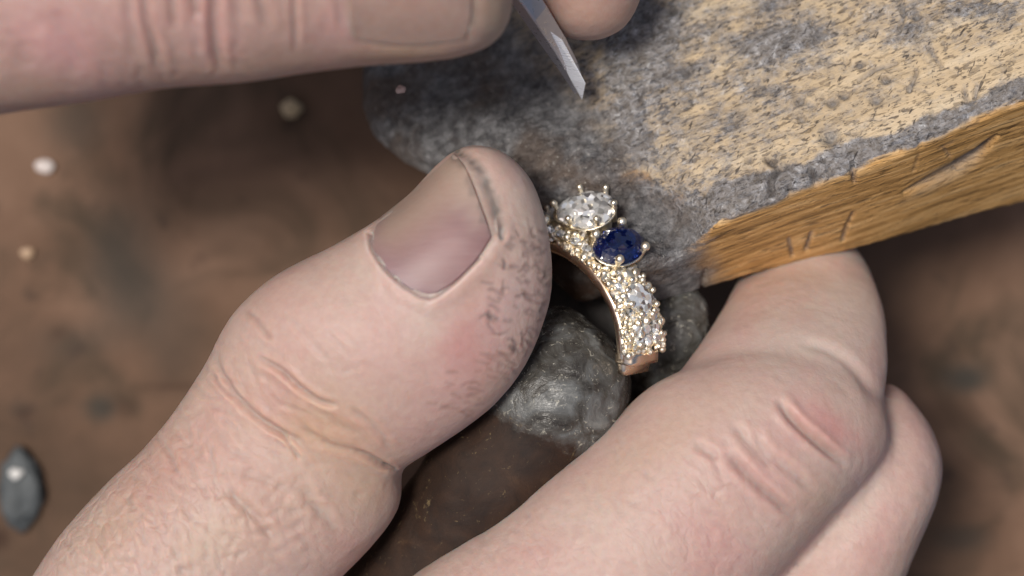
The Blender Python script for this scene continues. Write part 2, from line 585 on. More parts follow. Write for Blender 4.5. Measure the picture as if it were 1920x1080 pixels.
def pin_top(X, Y, px, py):
    z = ztop_plane(X, Y)
    flat = np.stack([X.ravel(), Y.ravel(), np.zeros(X.size)], 1)
    # the tongue falls away to the left
    lx = np.clip(1150 - px - (py - 200) * 0.1, 0, 800) * SPX
    z = z - 0.10 * lx - 0.0045 * lx ** 2
    # tongue is rolled over towards its front edge
    # hollow filed where the ring rests
    pp = np.stack([px.ravel(), py.ravel()], 1)
    d, t = stroke_field(pp, [(1120, 420), (1190, 400), (1265, 440), (1290, 520)])
    z = z - (3.6 * np.exp(-(d / 68.0) ** 2)).reshape(X.shape)
    d, t = stroke_field(pp, [(900, 215), (1010, 262), (1150, 330)])
    z = z + (0.7 * np.exp(-(d / 34.0) ** 2)).reshape(X.shape)
    d, t = stroke_field(pp, [(930, 120), (1040, 190), (1120, 250)])
    z = z - (1.1 * np.exp(-(d / 70.0) ** 2)).reshape(X.shape)
    z = z + (0.30 * fbm(flat, 5.0, 3, 2)).reshape(X.shape)
    return z

def build_pin():
    h = 0.36
    lo, hi = (-15, -14, -34), (52, 33, 4)
    xs = np.arange(lo[0], hi[0], h)
    ys = np.arange(lo[1], hi[1], h)
    zs = np.arange(lo[2], hi[2], h)
    X2, Y2 = np.meshgrid(xs, ys, indexing='ij')
    zr = ztop_plane(X2, Y2)
    k = SPX * (CAMZ - zr) / CAMZ
    px2 = X2 / k + 960
    py2 = 540 - Y2 / k
    zt = pin_top(X2, Y2, px2, py2)
    pd = poly_sd(px2, py2, PIN_POLY) * SPX
    X, Y, Z = np.meshgrid(xs, ys, zs, indexing='ij')
    ZT = zt[:, :, None]
    top = (Z - ZT) * nrm[2]
    draft = np.where(X2 < 13, 0.42, 0.42)[:, :, None]
    outl = pd[:, :, None] - draft * np.clip(ZT - Z, -2, 5)
    # side plane: holds the long edge, square to the top
    edge_wob = 0.10 * np.sin(X * 0.31 + 1)
    side = -((X - EA[0]) * v_[0] + (Y - EA[1]) * v_[1] + (Z - EA[2]) * v_[2]) + edge_wob
    # wedge-shaped underside
    TA, TB = 5.4 / math.sin(TH), 9.1 / math.sin(TH)
    L = np.linalg.norm(EB - EA)
    s = (X - EA[0]) * e[0] + (Y - EA[1]) * e[1] + (Z - EA[2]) * e[2]
    q = (X - EA[0]) * nrm[0] + (Y - EA[1]) * nrm[1] + (Z - EA[2]) * nrm[2]
    bot = -q - (TA + (TB - TA) * s / L)
    left = np.clip((8 - X) / 10, 0, 1)
    bot = np.maximum(bot, -(Z - (ZT - 6.5 + 0 * Z)) - 100 * (1 - left))
    F = smax(top, side, 0.9)
    F = smax(F, outl, 1.6)
    F = smax(F, bot, 0.5)
    # long open split in the side face
    F[-1] = F[0] = 1; F[:, -1] = F[:, 0] = 1; F[:, :, 0] = F[:, :, -1] = 1
    V, Q = surface_nets(F, (lo[0], lo[1], lo[2]), h)
    me = mesh_quads('bench_pin', V, Q)
    co = laplace(me, get_co(me), 3, 0.5)
    set_co(me, co)
    me = apply_mods(me, [('SUBSURF', dict(levels=1, subdivision_type='CATMULL_CLARK'))])
    co = get_co(me)
    no = get_no(me)
    px = to_px(co)
    # grain frame
    G = np.stack([co @ e * 0.22, co @ v_, co @ nrm], 1)
    topw = sstep(0.55, 0.85, no @ nrm)
    sidew = sstep(0.25, 0.7, -(no @ v_))
    dline = -((co - EA) @ v_)                        # distance from the edge across the top: negative on the top
    along = (co - EA) @ e
    n_e = fbm(co * [1, 1, 1], 3.2, 4, 9)
    band = 2.0 + 1.3 * np.exp(-((along - 3) / 9.0) ** 2) + 0.2 * np.sin(along * 0.5)
    grime = sstep(-band - 0.9, -band + 0.5, dline + 0.9 * n_e)
    wear = 0.42 + 0.16 * sstep(1500, 1150, px[:, 0]) - 0.22 * sstep(1500, 1900, px[:, 0]) * sstep(60, 160, px[:, 1])
    for cx, cy, rx, ry, s_ in [(1490, 75, 75, 40, .55), (1420, 100, 60, 30, .3), (1250, 60, 70, 60, .35), (1290, 150, 50, 25, .3), (1440, 170, 60, 25, .25), (1830, 20, 90, 22, .35),
                               (1180, 120, 60, 120, .35), (1310, 400, 90, 45, .6), (1180, 260, 40, 60, .4), (1440, 15, 40, 20, .35), (1700, 50, 50, 60, .22), (1370, 235, 40, 25, .25)]:
        wear = wear + s_ * np.exp(-((px[:, 0] - cx) / rx) ** 2 - ((px[:, 1] - cy) / ry) ** 2)
    grime = np.maximum(grime, wear * (1 - sidew))
    sdist = -((co - EA) @ nrm)
    lowb = sstep(1700, 1350, px[:, 0]) * 0.5
    sidemask = sstep(0.15, 0.8 + 0.6, sdist + 0.8 * n_e + 0.5 - lowb) * sstep(0.15, 0.45, sidew)
    grime = grime * (1 - sidemask)
    # dark wood and painted hand shadow on the tongue: left of a slanting line, plus its rolled front
    ln = (px[:, 0] - (930 + (px[:, 1]) * 0.78)) + 26 * fbm(co, 3, 3, 4)
    dark = sstep(60, -40, ln)
    dark = np.maximum(dark, sstep(330, 372, px[:, 1] + 14 * n_e - 0.0 * px[:, 0]) * sstep(1360, 1200, px[:, 0]) * 0.0)
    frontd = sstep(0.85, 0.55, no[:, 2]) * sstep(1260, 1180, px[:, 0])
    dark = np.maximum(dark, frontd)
    hol, _ = stroke_field(px, [(1130, 400), (1200, 385), (1265, 420)])
    hm = np.exp(-(hol / 70) ** 2)
    grime = np.maximum(grime, 1.1 * hm)
    dark = np.maximum(dark, 0.55 * sstep(60, 20, hol))
    # surface relief
    disp = 0.05 * fbm(G, 0.7, 3, 31) * topw + 0.015 * fbm(G * [0.4, 1, 1], 0.7, 2, 31) * sidew
    disp += 0.11 * fbm(co, 1.6, 4, 41) * np.clip(grime + dark, 0, 1) * (1 - sidemask)
    disp -= 0.28 * np.clip(fbm(co, 1.3, 3, 77) - 0.42, 0, 1) * np.clip(grime + dark + 0.3, 0, 1) * (1 - sidemask)
    # chipped long edge
    chip = np.exp(-(dline / 0.9) ** 2 - (np.maximum(sdist, 0) / 0.8) ** 2)
    disp -= 0.55 * chip * np.clip(vnoise(co, 1.1, 8) + 0.25, 0, 1) + 0.12 * chip * vnoise(co, 0.5, 18)
    pits = [(1660, 150, 7), (1500, 190, 7), (1562, 192, 8), (1582, 180, 7), (1642, 188, 8), (1555, 262, 12), (1558, 250, 12), (1503, 224, 6), (1612, 122, 6), (1718, 32, 6),
            (1210, 32, 9), (1262, 20, 8), (1286, 138, 8), (1160, 325, 8), (1450, 300, 8), (1470, 312, 7), (1405, 300, 6)]
    pitc = np.zeros(len(co))
    for x, y, r in pits:
        dd = np.hypot((px[:, 0] - x) / 1.3, px[:, 1] - y)
        g_ = np.exp(-(dd / r) ** 2)
        disp -= 0.45 * g_
        disp += 0.12 * np.exp(-((dd - 1.8 * r) / (0.7 * r)) ** 2)
        pitc = np.maximum(pitc, g_)
    cuts = [([(1740, 88), (1765, 125)], 4, .3), ([(1705, 170), (1718, 135)], 4, .35), ([(1610, 150), (1640, 130), (1680, 118)], 4, .3), ([(1685, 60), (1695, 30), (1690, 0)], 4, .25),
            ([(1438, 298), (1462, 316), (1450, 330)], 7, .6), ([(1446, 340), (1448, 368)], 6, .7), ([(1520, 318), (1530, 345)], 6, .6), ([(1478, 350), (1482, 362)], 5, .5), ([(1598, 305), (1602, 340)], 4, .5),
            ([(1480, 450), (1486, 480)], 3.5, .35), ([(1522, 438), (1512, 468)], 3.5, .35), ([(1588, 425), (1580, 450)], 3.5, .3), ([(1322, 508), (1316, 540)], 3.5, .3), ([(1600, 400), (1590, 420)], 3, .3),
            ([(1828, 182), (1832, 160)], 4, .4), ([(1812, 190), (1808, 168)], 4, .4)]
    for _ in range(90):
        x, y = random.uniform(1180, 1900), random.uniform(0, 330)
        a = math.radians(random.choice([20, 20, 20, 70, -30, 110]) + random.gauss(0, 12))
        Ls = random.uniform(12, 34)
        cuts.append(([(x, y), (x + Ls * math.cos(a), y - Ls * math.sin(a))], 3, random.uniform(.08, .2)))
    for pts, w, dep in cuts:
        P_ = np.array(pts, dtype=float)
        bb = (px[:, 0] > P_[:, 0].min() - 25) & (px[:, 0] < P_[:, 0].max() + 25) & (px[:, 1] > P_[:, 1].min() - 25) & (px[:, 1] < P_[:, 1].max() + 25)
        ix = np.nonzero(bb)[0]
        d, t = stroke_field(px[ix], P_)
        g_ = np.exp(-(d / w) ** 2)
        disp[ix] -= dep * g_
        pitc[ix] = np.maximum(pitc[ix], g_ * min(1, dep * 2.2))
    # the open split in the side
    d, t = stroke_field(px, [(1868, 256), (1835, 290), (1790, 318), (1740, 342), (1695, 362)])
    wsp = 3 + 8 * np.sin(np.pi * np.clip(1 - t, 0, 1)) ** 1
    disp -= 0.9 * np.exp(-(d / wsp) ** 2) * (1 - 0.6 * t)
    dlo, t2 = stroke_field(px, [(1850, 292), (1800, 326), (1750, 350), (1690, 376)])
    lip = np.exp(-(dlo / 7) ** 2) * np.sin(np.pi * np.clip(t2, 0.02, .98)) ** .5
    disp += 0.08 * lip
    co = co + no * disp[:, None]
    set_co(me, co)
    sidemask = sidemask * (1 - 0.4 * lip)
    darkm = np.clip(np.maximum(dark, 0.85 * pitc), 0, 1)
    darkm = np.maximum(darkm, 0.9 * np.exp(-(d / (wsp * 0.8)) ** 2) * (1 - t) ** .5)
    set_col(me, 'mask', np.clip(np.stack([grime, sidemask, darkm], 1), 0, 1))
    o = link('bench_pin', me, WOOD, org=tuple(m3(1400, 250, BENCH)))
    tag(o, 'worn wooden bench pin with grey grime along its edge and a dark rounded tongue', 'bench pin')
    return o
PIN = build_pin()

# ------------------------------------------------------------------ crusted sticks and lumps under the ring
def build_lump(name, chain, colour_fn, h=0.3, amp=0.35, seed=0, org=None, parent=None):
    """chain: [(px,py,z,r)] tapered capsules joined smoothly"""
    P = [np.append(m3(*c[:3]), c[3]) for c in chain]
    P = np.array(P)
    r = P[:, 3].max() + 1.5
    lo = P[:, :3].min(0) - r
    hi = P[:, :3].max(0) + r
    X, Y, Z = grid_pts(lo, hi, h)
    pts = np.stack([X.ravel(), Y.ravel(), Z.ravel()], 1)
    F = np.full(len(pts), 1e3)
    for i in range(len(P) - 1):
        a, b = P[i, :3], P[i + 1, :3]
        d = b - a
        t = np.clip(((pts - a) @ d) / (d @ d), 0, 1)
        dd = np.linalg.norm(pts - a - t[:, None] * d, axis=1) - (P[i, 3] * (1 - t) + P[i + 1, 3] * t)
        F = -smax(-F, -dd, 1.0)
    F = F + amp * fbm(pts, 3.0, 3, seed)
    V, Q = surface_nets(F.reshape(X.shape), lo, h)
    me = mesh_quads(name, V, Q)
    set_co(me, laplace(me, get_co(me), 2, 0.5))
    co = get_co(me)
    no = get_no(me)
    m = colour_fn(co, to_px(co))
    co = co + no * (m * (0.22 * fbm(co, 1.1, 3, seed + 3)) - 0.3 * m * np.clip(fbm(co, 0.9, 2, seed + 5) - 0.35, 0, 1))[:, None]
    set_co(me, co)
    set_col(me, 'mask', np.stack([m, m, m], 1))
    return link(name, me, CRUST, parent=parent, org=org)

stick_org = m3(900, 900, -14)
def stick_mask(co, px):
    # crust covers the end beyond a slanting line
    ax = (px[:, 0] - 1000) * 0.42 - (px[:, 1] - 800) * 0.9
    return np.clip(sstep(-40, 40, ax + 14 * fbm(co, 2.5, 3, 5)), 0, 1)
st = build_lump('wooden_stick', [(640, 1330, -19, 6.3), (780, 1120, -15, 6.4), (930, 900, -10.5, 6.2), (1040, 755, -8.8, 5.9), (1062, 715, -8.9, 5.4), (1046, 640, -10, 3.2)], stick_mask, seed=3, org=tuple(stick_org))
tag(st, 'brown wooden stick with a grey crusted rounded end between thumb and index finger', 'stick')
pg = build_lump('wooden_peg', [(1275, 585, -16, 2.6), (1268, 625, -16, 2.9), (1235, 690, -17.5, 2.4), (1215, 740, -20, 2.2)], lambda co, px: np.full(len(co), 0.9), h=0.22, amp=0.25, seed=13, org=tuple(m3(1270, 640, -20)))
tag(pg, 'small grey crusted knob right of the ring, under the edge of the bench pin', 'peg')
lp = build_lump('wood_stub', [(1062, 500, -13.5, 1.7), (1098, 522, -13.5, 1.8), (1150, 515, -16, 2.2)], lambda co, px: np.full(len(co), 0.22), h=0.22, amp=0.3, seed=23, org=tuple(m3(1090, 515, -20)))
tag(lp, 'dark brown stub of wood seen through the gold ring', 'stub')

def build_block():  # made-up black block, added so the gap behind the ring looks dark
    t = NT('gap_black')
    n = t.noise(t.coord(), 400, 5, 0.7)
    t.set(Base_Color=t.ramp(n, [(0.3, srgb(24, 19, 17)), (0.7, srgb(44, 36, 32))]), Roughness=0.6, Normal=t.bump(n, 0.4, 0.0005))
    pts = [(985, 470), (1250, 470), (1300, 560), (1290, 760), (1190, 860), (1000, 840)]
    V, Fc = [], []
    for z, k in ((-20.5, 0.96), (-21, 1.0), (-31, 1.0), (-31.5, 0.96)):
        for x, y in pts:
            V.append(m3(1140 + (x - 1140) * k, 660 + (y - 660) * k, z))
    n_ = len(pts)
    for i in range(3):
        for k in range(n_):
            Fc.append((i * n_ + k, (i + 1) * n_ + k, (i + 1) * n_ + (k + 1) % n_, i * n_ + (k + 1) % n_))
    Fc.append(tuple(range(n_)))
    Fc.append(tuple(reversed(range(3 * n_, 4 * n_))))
    o = link('gap_darkener', mesh('gap_darkener', V, Fc), t.m, org=tuple(m3(1140, 660, -31.5)), smooth=False)
    tag(o, 'black block added to darken the gap seen through the ring', 'block')
build_block()

# ------------------------------------------------------------------ hands
def tube(stations, n=6, ring=40, ex=2.2):
    """stations: (Lx,Ly,Rx,Ry,z,up,down)"""
    S = catmull(stations, n)
    V, Fc = [], []
    for s in S:
        a, b = m3(s[0], s[1], s[4]), m3(s[2], s[3], s[4])
        c, hw = (a + b) / 2, (b - a) / 2
        for k in range(ring):
            t = 2 * math.pi * k / ring
            ct, st_ = math.cos(t), math.sin(t)
            cc = math.copysign(abs(ct) ** (2 / ex), ct)
            ss = math.copysign(abs(st_) ** (2 / ex), st_)
            z = (max(s[5], .2) if ss > 0 else max(s[6], .2)) * ss
            V.append(c + hw * cc + np.array([0, 0, z]))
    m = len(S)
    for i in range(m - 1):
        for k in range(ring):
            k2 = (k + 1) % ring
            Fc.append((i * ring + k, i * ring + k2, (i + 1) * ring + k2, (i + 1) * ring + k))
    V.append(np.mean(V[:ring], 0)); V.append(np.mean(V[(m - 1) * ring:m * ring], 0))
    for k in range(ring):
        k2 = (k + 1) % ring
        Fc.append((len(V) - 2, k2, k))
        Fc.append((len(V) - 1, (m - 1) * ring + k, (m - 1) * ring + k2))
    return V, Fc

def merge_tubes(tubes):
    V, Fc = [], []
    for v, f in tubes:
        o = len(V)
        V += list(v)
        Fc += [tuple(i + o for i in q) for q in f]
    return mesh('raw', V, Fc)

def hand_mesh(tubes, voxel, levels, smooth):
    me = merge_tubes(tubes)
    me = apply_mods(me, [('REMESH', dict(mode='VOXEL', voxel_size=voxel))])
    set_co(me, laplace(me, get_co(me), smooth, 0.5))
    me = apply_mods(me, [('SUBSURF', dict(levels=levels))])
    return me

def add_creases(px, up, disp, creases, col=None, dirt=None):
    for cr in creases:
        pts, w, dep = cr[:3]
        dep = dep * 0.8
        P_ = catmull(np.array(pts, dtype=float), 4) if len(pts) > 2 else np.array(pts, dtype=float)
        m = 4 * w + 4
        ix = np.nonzero((px[:, 0] > P_[:, 0].min() - m) & (px[:, 0] < P_[:, 0].max() + m) & (px[:, 1] > P_[:, 1].min() - m) & (px[:, 1] < P_[:, 1].max() + m) & up)[0]
        if not len(ix):
            continue
        d, t = stroke_field(px[ix], P_)
        tp = np.clip(np.sin(np.pi * np.clip(t, 0, 1)) * 1.6, 0, 1) if len(cr) < 5 else 1.0
        disp[ix] += tp * dep * (-np.exp(-(d / w) ** 2) + 0.38 * np.exp(-((d - 2.1 * w) / (1.1 * w)) ** 2))
        if col is not None and len(cr) > 3 and cr[3] is not None:
            g_ = (cr[3][3] * tp * np.exp(-(d / (w * 0.9)) ** 2))[:, None]
            col[ix] = col[ix] * (1 - g_) + np.array(cr[3][:3]) * g_

def rand_creases(region, n, ang, length, w, dep, jit=14, bow=0.12, dirt=None, seed=1):
    r = random.Random(seed)
    P = np.array(region, dtype=float)
    out = []
    tries = 0
    while len(out) < n and tries < n * 40:
        tries += 1
        x, y = r.uniform(P[:, 0].min(), P[:, 0].max()), r.uniform(P[:, 1].min(), P[:, 1].max())
        if poly_sd(np.array([x]), np.array([y]), region)[0] > 0:
            continue
        a = math.radians(ang + r.gauss(0, jit))
        L = r.uniform(0.5, 1.3) * length
        dx, dy = math.cos(a), -math.sin(a)
        b = r.gauss(0, bow) * L
        out.append(([(x - dx * L / 2, y - dy * L / 2), (x - dy * b, y + dx * b), (x + dx * L / 2, y + dy * L / 2)], w * r.uniform(.9, 1.5), dep * 0.40 * r.uniform(.3, 1.2), dirt))
    return out

def paint(px, base, blobs):
    col = np.tile(np.array(base, dtype=float), (len(px), 1))
    for cx, cy, rx, ry, an, c, s in blobs:
        a = math.radians(an)
        dx, dy = px[:, 0] - cx, -(px[:, 1] - cy)
        u = dx * math.cos(a) + dy * math.sin(a)
        v = -dx * math.sin(a) + dy * math.cos(a)
        g_ = (s * np.exp(-(u / rx) ** 2 - (v / ry) ** 2))[:, None]
        col = col * (1 - g_) + np.array(c) * g_
    return col

NAIL_POLY = [(708, 408), (693, 440), (697, 468), (722, 506), (762, 540), (805, 560), (850, 532), (898, 485), (932, 438), (928, 392), (908, 340), (884, 306), (856, 280),
             (812, 318), (762, 366)]

def left_hand():
    thumb = tube([
        (878, 271, 900, 270, -1.5, 1.2, 1.5), (845, 286, 945, 285, -1.6, 3.6, 4), (812, 315, 988, 325, -1.8, 5.0, 6), (785, 345, 1012, 372, -2, 5.8, 7),
        (752, 378, 1027, 425, -2, 6.4, 7.6), (718, 404, 1035, 482, -2, 6.9, 8), (680, 428, 1035, 545, -2.2, 7.4, 8.4), (632, 456, 1016, 618, -2.6, 7.9, 8.8),
        (578, 483, 982, 692, -3, 8.3, 9), (520, 513, 930, 757, -3.4, 8.8, 9), (462, 560, 868, 806, -4, 8.9, 9), (425, 605, 805, 848, -4.6, 8.6, 9),
        (400, 655, 742, 884, -5.2, 8.0, 9), (390, 710, 690, 900, -5.5, 7, 8), (400, 760, 640, 905, -5.5, 4, 5)])
    base = tube([
        (470, 640, 640, 780, -6, 3, 5), (412, 640, 720, 862, -6, 6.2, 8), (385, 682, 752, 898, -6.2, 7.8, 9), (336, 758, 750, 948, -6.6, 8.4, 9.4), (272, 838, 712, 1008, -7, 9, 10),
        (190, 915, 645, 1078, -7.5, 9.8, 10.5), (95, 1028, 560, 1160, -8.4, 10.6, 11), (30, 1150, 500, 1290, -9.6, 11, 12), (0, 1300, 520, 1480, -12, 12, 13), (60, 1480, 760, 1640, -16, 12, 13), (120, 1600, 800, 1760, -16, 8, 9)])
    index = tube([
        (1652, 752, 1664, 800, -9, 1.6, 2), (1622, 708, 1662, 842, -9, 4.4, 5), (1560, 668, 1630, 890, -8.6, 6.6, 7), (1480, 648, 1585, 938, -8, 7.9, 8.5), (1390, 655, 1540, 985, -7.4, 8.6, 9),
        (1300, 686, 1495, 1035, -7, 8.9, 9.2), (1215, 728, 1440, 1095, -6.8, 9.0, 9.4), (1120, 818, 1380, 1160, -6.8, 9.0, 9.6), (1020, 898, 1310, 1235, -7, 9.2, 9.8),
        (940, 964, 1250, 1300, -7.4, 9.4, 10), (850, 1024, 1190, 1370, -8, 9.8, 10.4), (765, 1082, 1120, 1450, -9, 10.2, 11), (640, 1190, 1050, 1560, -11, 11, 12), (480, 1360, 960, 1720, -15, 12, 12), (420, 1500, 900, 1800, -16, 8, 9)])
    distal = tube([
        (1330, 760, 1560, 880, -10, 3, 4), (1272, 716, 1640, 800, -9.5, 5.5, 6), (1290, 676, 1662, 716, -10, 6.6, 6.5), (1332, 615, 1664, 640, -12.5, 6.8, 6.6), (1368, 552, 1652, 560, -16.5, 6.2, 6.6), (1392, 500, 1622, 490, -21, 5.8, 6.4),
        (1410, 440, 1575, 430, -23, 4.8, 5.5), (1440, 400, 1520, 395, -24, 2, 3)], ex=2.1)
    middle = tube([
        (1668, 716, 1690, 728, -16.5, 1.5, 2), (1630, 735, 1722, 768, -16.5, 4.5, 4.5), (1600, 780, 1748, 808, -16, 6.2, 6.5), (1560, 840, 1764, 866, -15.5, 7.4, 8), (1515, 905, 1755, 935, -15.2, 8.0, 8.5), (1460, 980, 1725, 1005, -15.2, 8.4, 9),
        (1400, 1060, 1692, 1085, -15.5, 8.8, 9), (1320, 1160, 1650, 1190, -16, 9, 9), (1180, 1330, 1560, 1380, -17, 10, 10), (1000, 1500, 1440, 1620, -18, 10, 10), (900, 1600, 1400, 1750, -18, 7, 8)])
    me = hand_mesh([thumb, base, index, distal, middle], 0.62, 2, 5)
    co = get_co(me)
    no = get_no(me)
    px = to_px(co)
    up = no[:, 2] > 0.02
    upw = sstep(0.0, 0.35, no[:, 2])
    SKN = srgb(206, 170, 158)
    PINK = srgb(208, 156, 150)
    ROSEC = srgb(202, 126, 124)
    TAN = srgb(196, 162, 132)
    PALE = srgb(214, 192, 180)
    COOL = srgb(198, 172, 172)
    blobs = [
        (870, 650, 55, 60, 60, ROSEC, .85), (930, 590, 70, 60, 60, PINK, .75), (860, 720, 70, 50, 50, PINK, .6), (990, 560, 50, 130, -10, COOL, .6),
        (900, 310, 90, 40, 60, PALE, .5), (985, 380, 40, 90, 5, PALE, .7), (800, 600, 50, 50, 0, PALE, .55), (690, 500, 60, 40, -40, PALE, .4), (720, 590, 60, 40, 0, PINK, .35),
        (600, 800, 150, 80, -30, srgb(204, 158, 122), .75), (680, 930, 60, 60, 0, TAN, .6), (520, 740, 60, 50, 0, PINK, .4), (400, 1010, 90, 50, 30, TAN, .5), (480, 920, 60, 90, 30, srgb(190, 140, 128), .5), (560, 600, 70, 60, 0, PINK, .3), (300, 880, 120, 70, 40, srgb(196, 148, 130), .6), (200, 1000, 100, 60, 40, TAN, .4),
        (650, 1020, 40, 60, 40, PINK, .5), (760, 800, 60, 40, -30, PINK, .25),
        (1560, 800, 80, 26, -38, ROSEC, .7), (1480, 800, 60, 50, -38, PINK, .6), (1420, 900, 90, 60, -40, PINK, .5), (1500, 650, 140, 60, -20, PALE, .75), (1580, 560, 90, 90, 0, PALE, .6), (1400, 600, 30, 60, -20, PINK, .5),
        (1290, 680, 60, 30, 20, PINK, .3), (1200, 850, 120, 50, 38, TAN, .35), (1350, 1020, 120, 50, -35, PINK, .75), (1330, 1070, 60, 30, 0, ROSEC, .4), (1120, 960, 90, 50, 30, PALE, .4), (1000, 1040, 90, 30, 20, PINK, .4),
        (1730, 830, 30, 90, 20, PINK, .65), (1640, 1000, 60, 120, -25, PINK, .5), (1620, 950, 30, 80, -30, PALE, .4), (1640, 690, 20, 60, 0, PINK, .4), (1600, 880, 50, 40, 30, COOL, .5)]
    col = paint(px, SKN, blobs)
    nz = (1.3 * fbm(co, 5, 4, 3))[:, None]
    col = np.where(nz > 0, col * (1 - 0.25 * nz) + np.array(PALE) * 0.25 * nz, col * (1 + 0.42 * nz) - np.array(PINK) * 0.42 * nz)
    nz = np.clip(1.6 * fbm(co, 9, 3, 58), 0, 1)[:, None]
    col = col * (1 - 0.35 * nz) + np.array(TAN) * 0.35 * nz
    disp = np.zeros(len(co))
    GR = (*srgb(112, 84, 80), 0.45)
    LT = (*srgb(150, 98, 84), 0.35)
    DK = (*srgb(118, 88, 84), 0.5)
    # knuckle creases of the thumb
    cre = [
        ([(455, 575), (480, 600), (500, 625), (510, 640)], 6.0, 0.134, LT), ([(480, 668), (520, 690), (560, 725), (600, 752), (640, 760)], 5.8, 0.400, LT),
        ([(400, 655), (415, 700), (445, 745), (480, 780), (530, 812), (570, 830)], 6.5, 0.440, LT), ([(395, 690), (410, 720), (440, 750)], 4.3, 0.240, LT),
        ([(535, 580), (560, 615), (600, 660), (620, 680)], 6.0, 0.090), ([(610, 620), (640, 650), (660, 675)], 5.2, 0.080), ([(370, 770), (400, 800), (430, 840), (470, 860)], 7.8, 0.112),
        ([(520, 800), (555, 850), (560, 860)], 3.6, 0.240), ([(430, 880), (500, 900), (570, 930)], 8.6, 0.096), ([(560, 800), (620, 835), (680, 850)], 6.5, 0.224), ([(650, 760), (700, 800), (740, 850)], 6.5, 0.176),
        ([(560, 740), (620, 790), (690, 820)], 8.6, 0.200), ([(690, 680), (640, 700)], 6.0, 0.038), ([(746, 880), (720, 872), (690, 855), (660, 845)], 5.8, 0.400, LT),
        ([(748, 882), (735, 878), (718, 873)], 2.9, 0.240, GR), ([(300, 810), (320, 850), (330, 900)], 7.0, 0.096), ([(560, 900), (600, 960), (640, 1000)], 10.1, 0.240), ([(400, 900), (470, 960), (520, 1020)], 10.1, 0.240)]
    cre += rand_creases([(140, 1080), (100, 1030), (210, 905), (330, 780), (430, 850), (480, 960), (420, 1080)], 120, -68, 90, 4.5, .15, 16, .1, None, 3)
    cre += rand_creases([(140, 1080), (100, 1030), (210, 905), (350, 760), (560, 900), (600, 1000), (560, 1080)], 80, 25, 60, 5, .13, 30, .15, None, 4)
    cre += rand_creases([(360, 730), (400, 650), (470, 620), (560, 740), (640, 820), (560, 860), (430, 830)], 40, -46, 110, 4.5, .16, 10, .14, None, 5)
    cre += rand_creases([(560, 860), (740, 900), (700, 1010), (620, 1080), (480, 1080)], 40, -30, 70, 6, .10, 30, .15, None, 15)
    # dirty cracked thumb side
    cre += rand_creases([(905, 520), (960, 440), (1020, 430), (1036, 540), (1005, 640), (960, 700), (930, 640), (900, 590)], 60, -42, 26, 3.2, .15, 28, .2, DK, 6)
    cre += rand_creases([(965, 470), (1020, 420), (1036, 540), (1005, 640), (970, 600)], 36, 10, 18, 3.0, .12, 34, .2, DK, 16)
    cre += rand_creases([(840, 680), (980, 640), (960, 720), (880, 790), (800, 760)], 34, -8, 34, 3.2, .10, 16, .1, LT, 7)
    cre += rand_creases([(940, 300), (1000, 350), (1020, 430), (960, 440), (950, 380)], 26, -65, 30, 3.5, .07, 12, .1, None, 8)
    cre += rand_creases([(620, 470), (700, 480), (860, 620), (830, 800), (700, 800), (520, 600)], 60, -50, 40, 5, .05, 20, .15, None, 9)
    # index finger
    cre += [
        ([(1455, 745), (1490, 790), (1540, 835), (1590, 875)], 8, .65, LT), ([(1405, 800), (1440, 850), (1490, 890), (1530, 925)], 9, .32), ([(1360, 845), (1400, 890), (1450, 935), (1500, 975)], 9, .45, LT),
        ([(1300, 830), (1350, 860)], 8, .2), ([(1370, 790), (1420, 850), (1450, 880)], 9, .3), ([(1490, 640), (1560, 660), (1610, 700), (1650, 760)], 9, .25)]
    cre += rand_creases([(1200, 900), (1330, 860), (1420, 960), (1440, 1080), (1220, 1080), (1150, 980)], 60, -42, 80, 4.4, .07, 12, .1, None, 10)
    cre += rand_creases([(1220, 880), (1330, 880), (1420, 980), (1400, 1080), (1260, 1060)], 60, -34, 40, 3.6, .05, 18, .1, None, 11)
    cre += rand_creases([(1020, 920), (1200, 800), (1300, 860), (1200, 1000), (1060, 1040), (900, 1040)], 60, -50, 46, 5, .09, 22, .12, None, 12)
    cre += rand_creases([(860, 1030), (1060, 930), (1200, 1080), (800, 1080)], 50, -60, 40, 5.5, .13, 25, .12, None, 17)
    cre += rand_creases([(1300, 700), (1500, 660), (1640, 760), (1560, 940), (1400, 950), (1240, 800)], 50, -42, 42, 5, .06, 18, .12, None, 18)
    cre += rand_creases([(1400, 540), (1600, 500), (1650, 650), (1500, 620), (1360, 640)], 26, -20, 40, 6, .05, 20, .12, None, 19)
    # middle finger
    cre += rand_creases([(1680, 740), (1760, 860), (1720, 1000), (1560, 1080), (1500, 1080), (1620, 900)], 50, -48, 34, 5, .08, 22, .12, None, 20)
    # nail bed: sink the plate, raise the folds around it
    nd = poly_sd(px[:, 0], px[:, 1], NAIL_POLY)
    prox, _ = stroke_field(px, NAIL_POLY[:9])
    ni = upw * (px[:, 1] < 640) * (px[:, 0] > 600)
    disp -= 0.12 * sstep(5, -8, nd) * ni
    disp += 0.20 * np.exp(-((prox - 15) / 16.0) ** 2) * (nd > 0) * ni
    cw = (0.5 * np.exp(-((prox - 7) / 3.5) ** 2) * (nd > 0) * ni)[:, None]
    col = col * (1 - cw) + np.array(srgb(226, 206, 204)) * cw
    cre += [(NAIL_POLY[1:8], 3.0, .16, (*srgb(140, 98, 94), .7), 1)]
    # dirt under the free edge of the nail
    add_creases(px, up, disp, cre, col)
    d, t = stroke_field(px, catmull([(850, 279), (872, 290), (893, 308), (912, 342), (928, 382), (938, 425), (940, 446)], 4))
    wd = 5 + 10 * np.sin(np.pi * np.clip(t, 0, 1)) * (0.6 + 0.5 * t)
    g_ = (1.1 * np.exp(-(d / wd) ** 2) * (up & (px[:, 1] < 500)))[:, None]
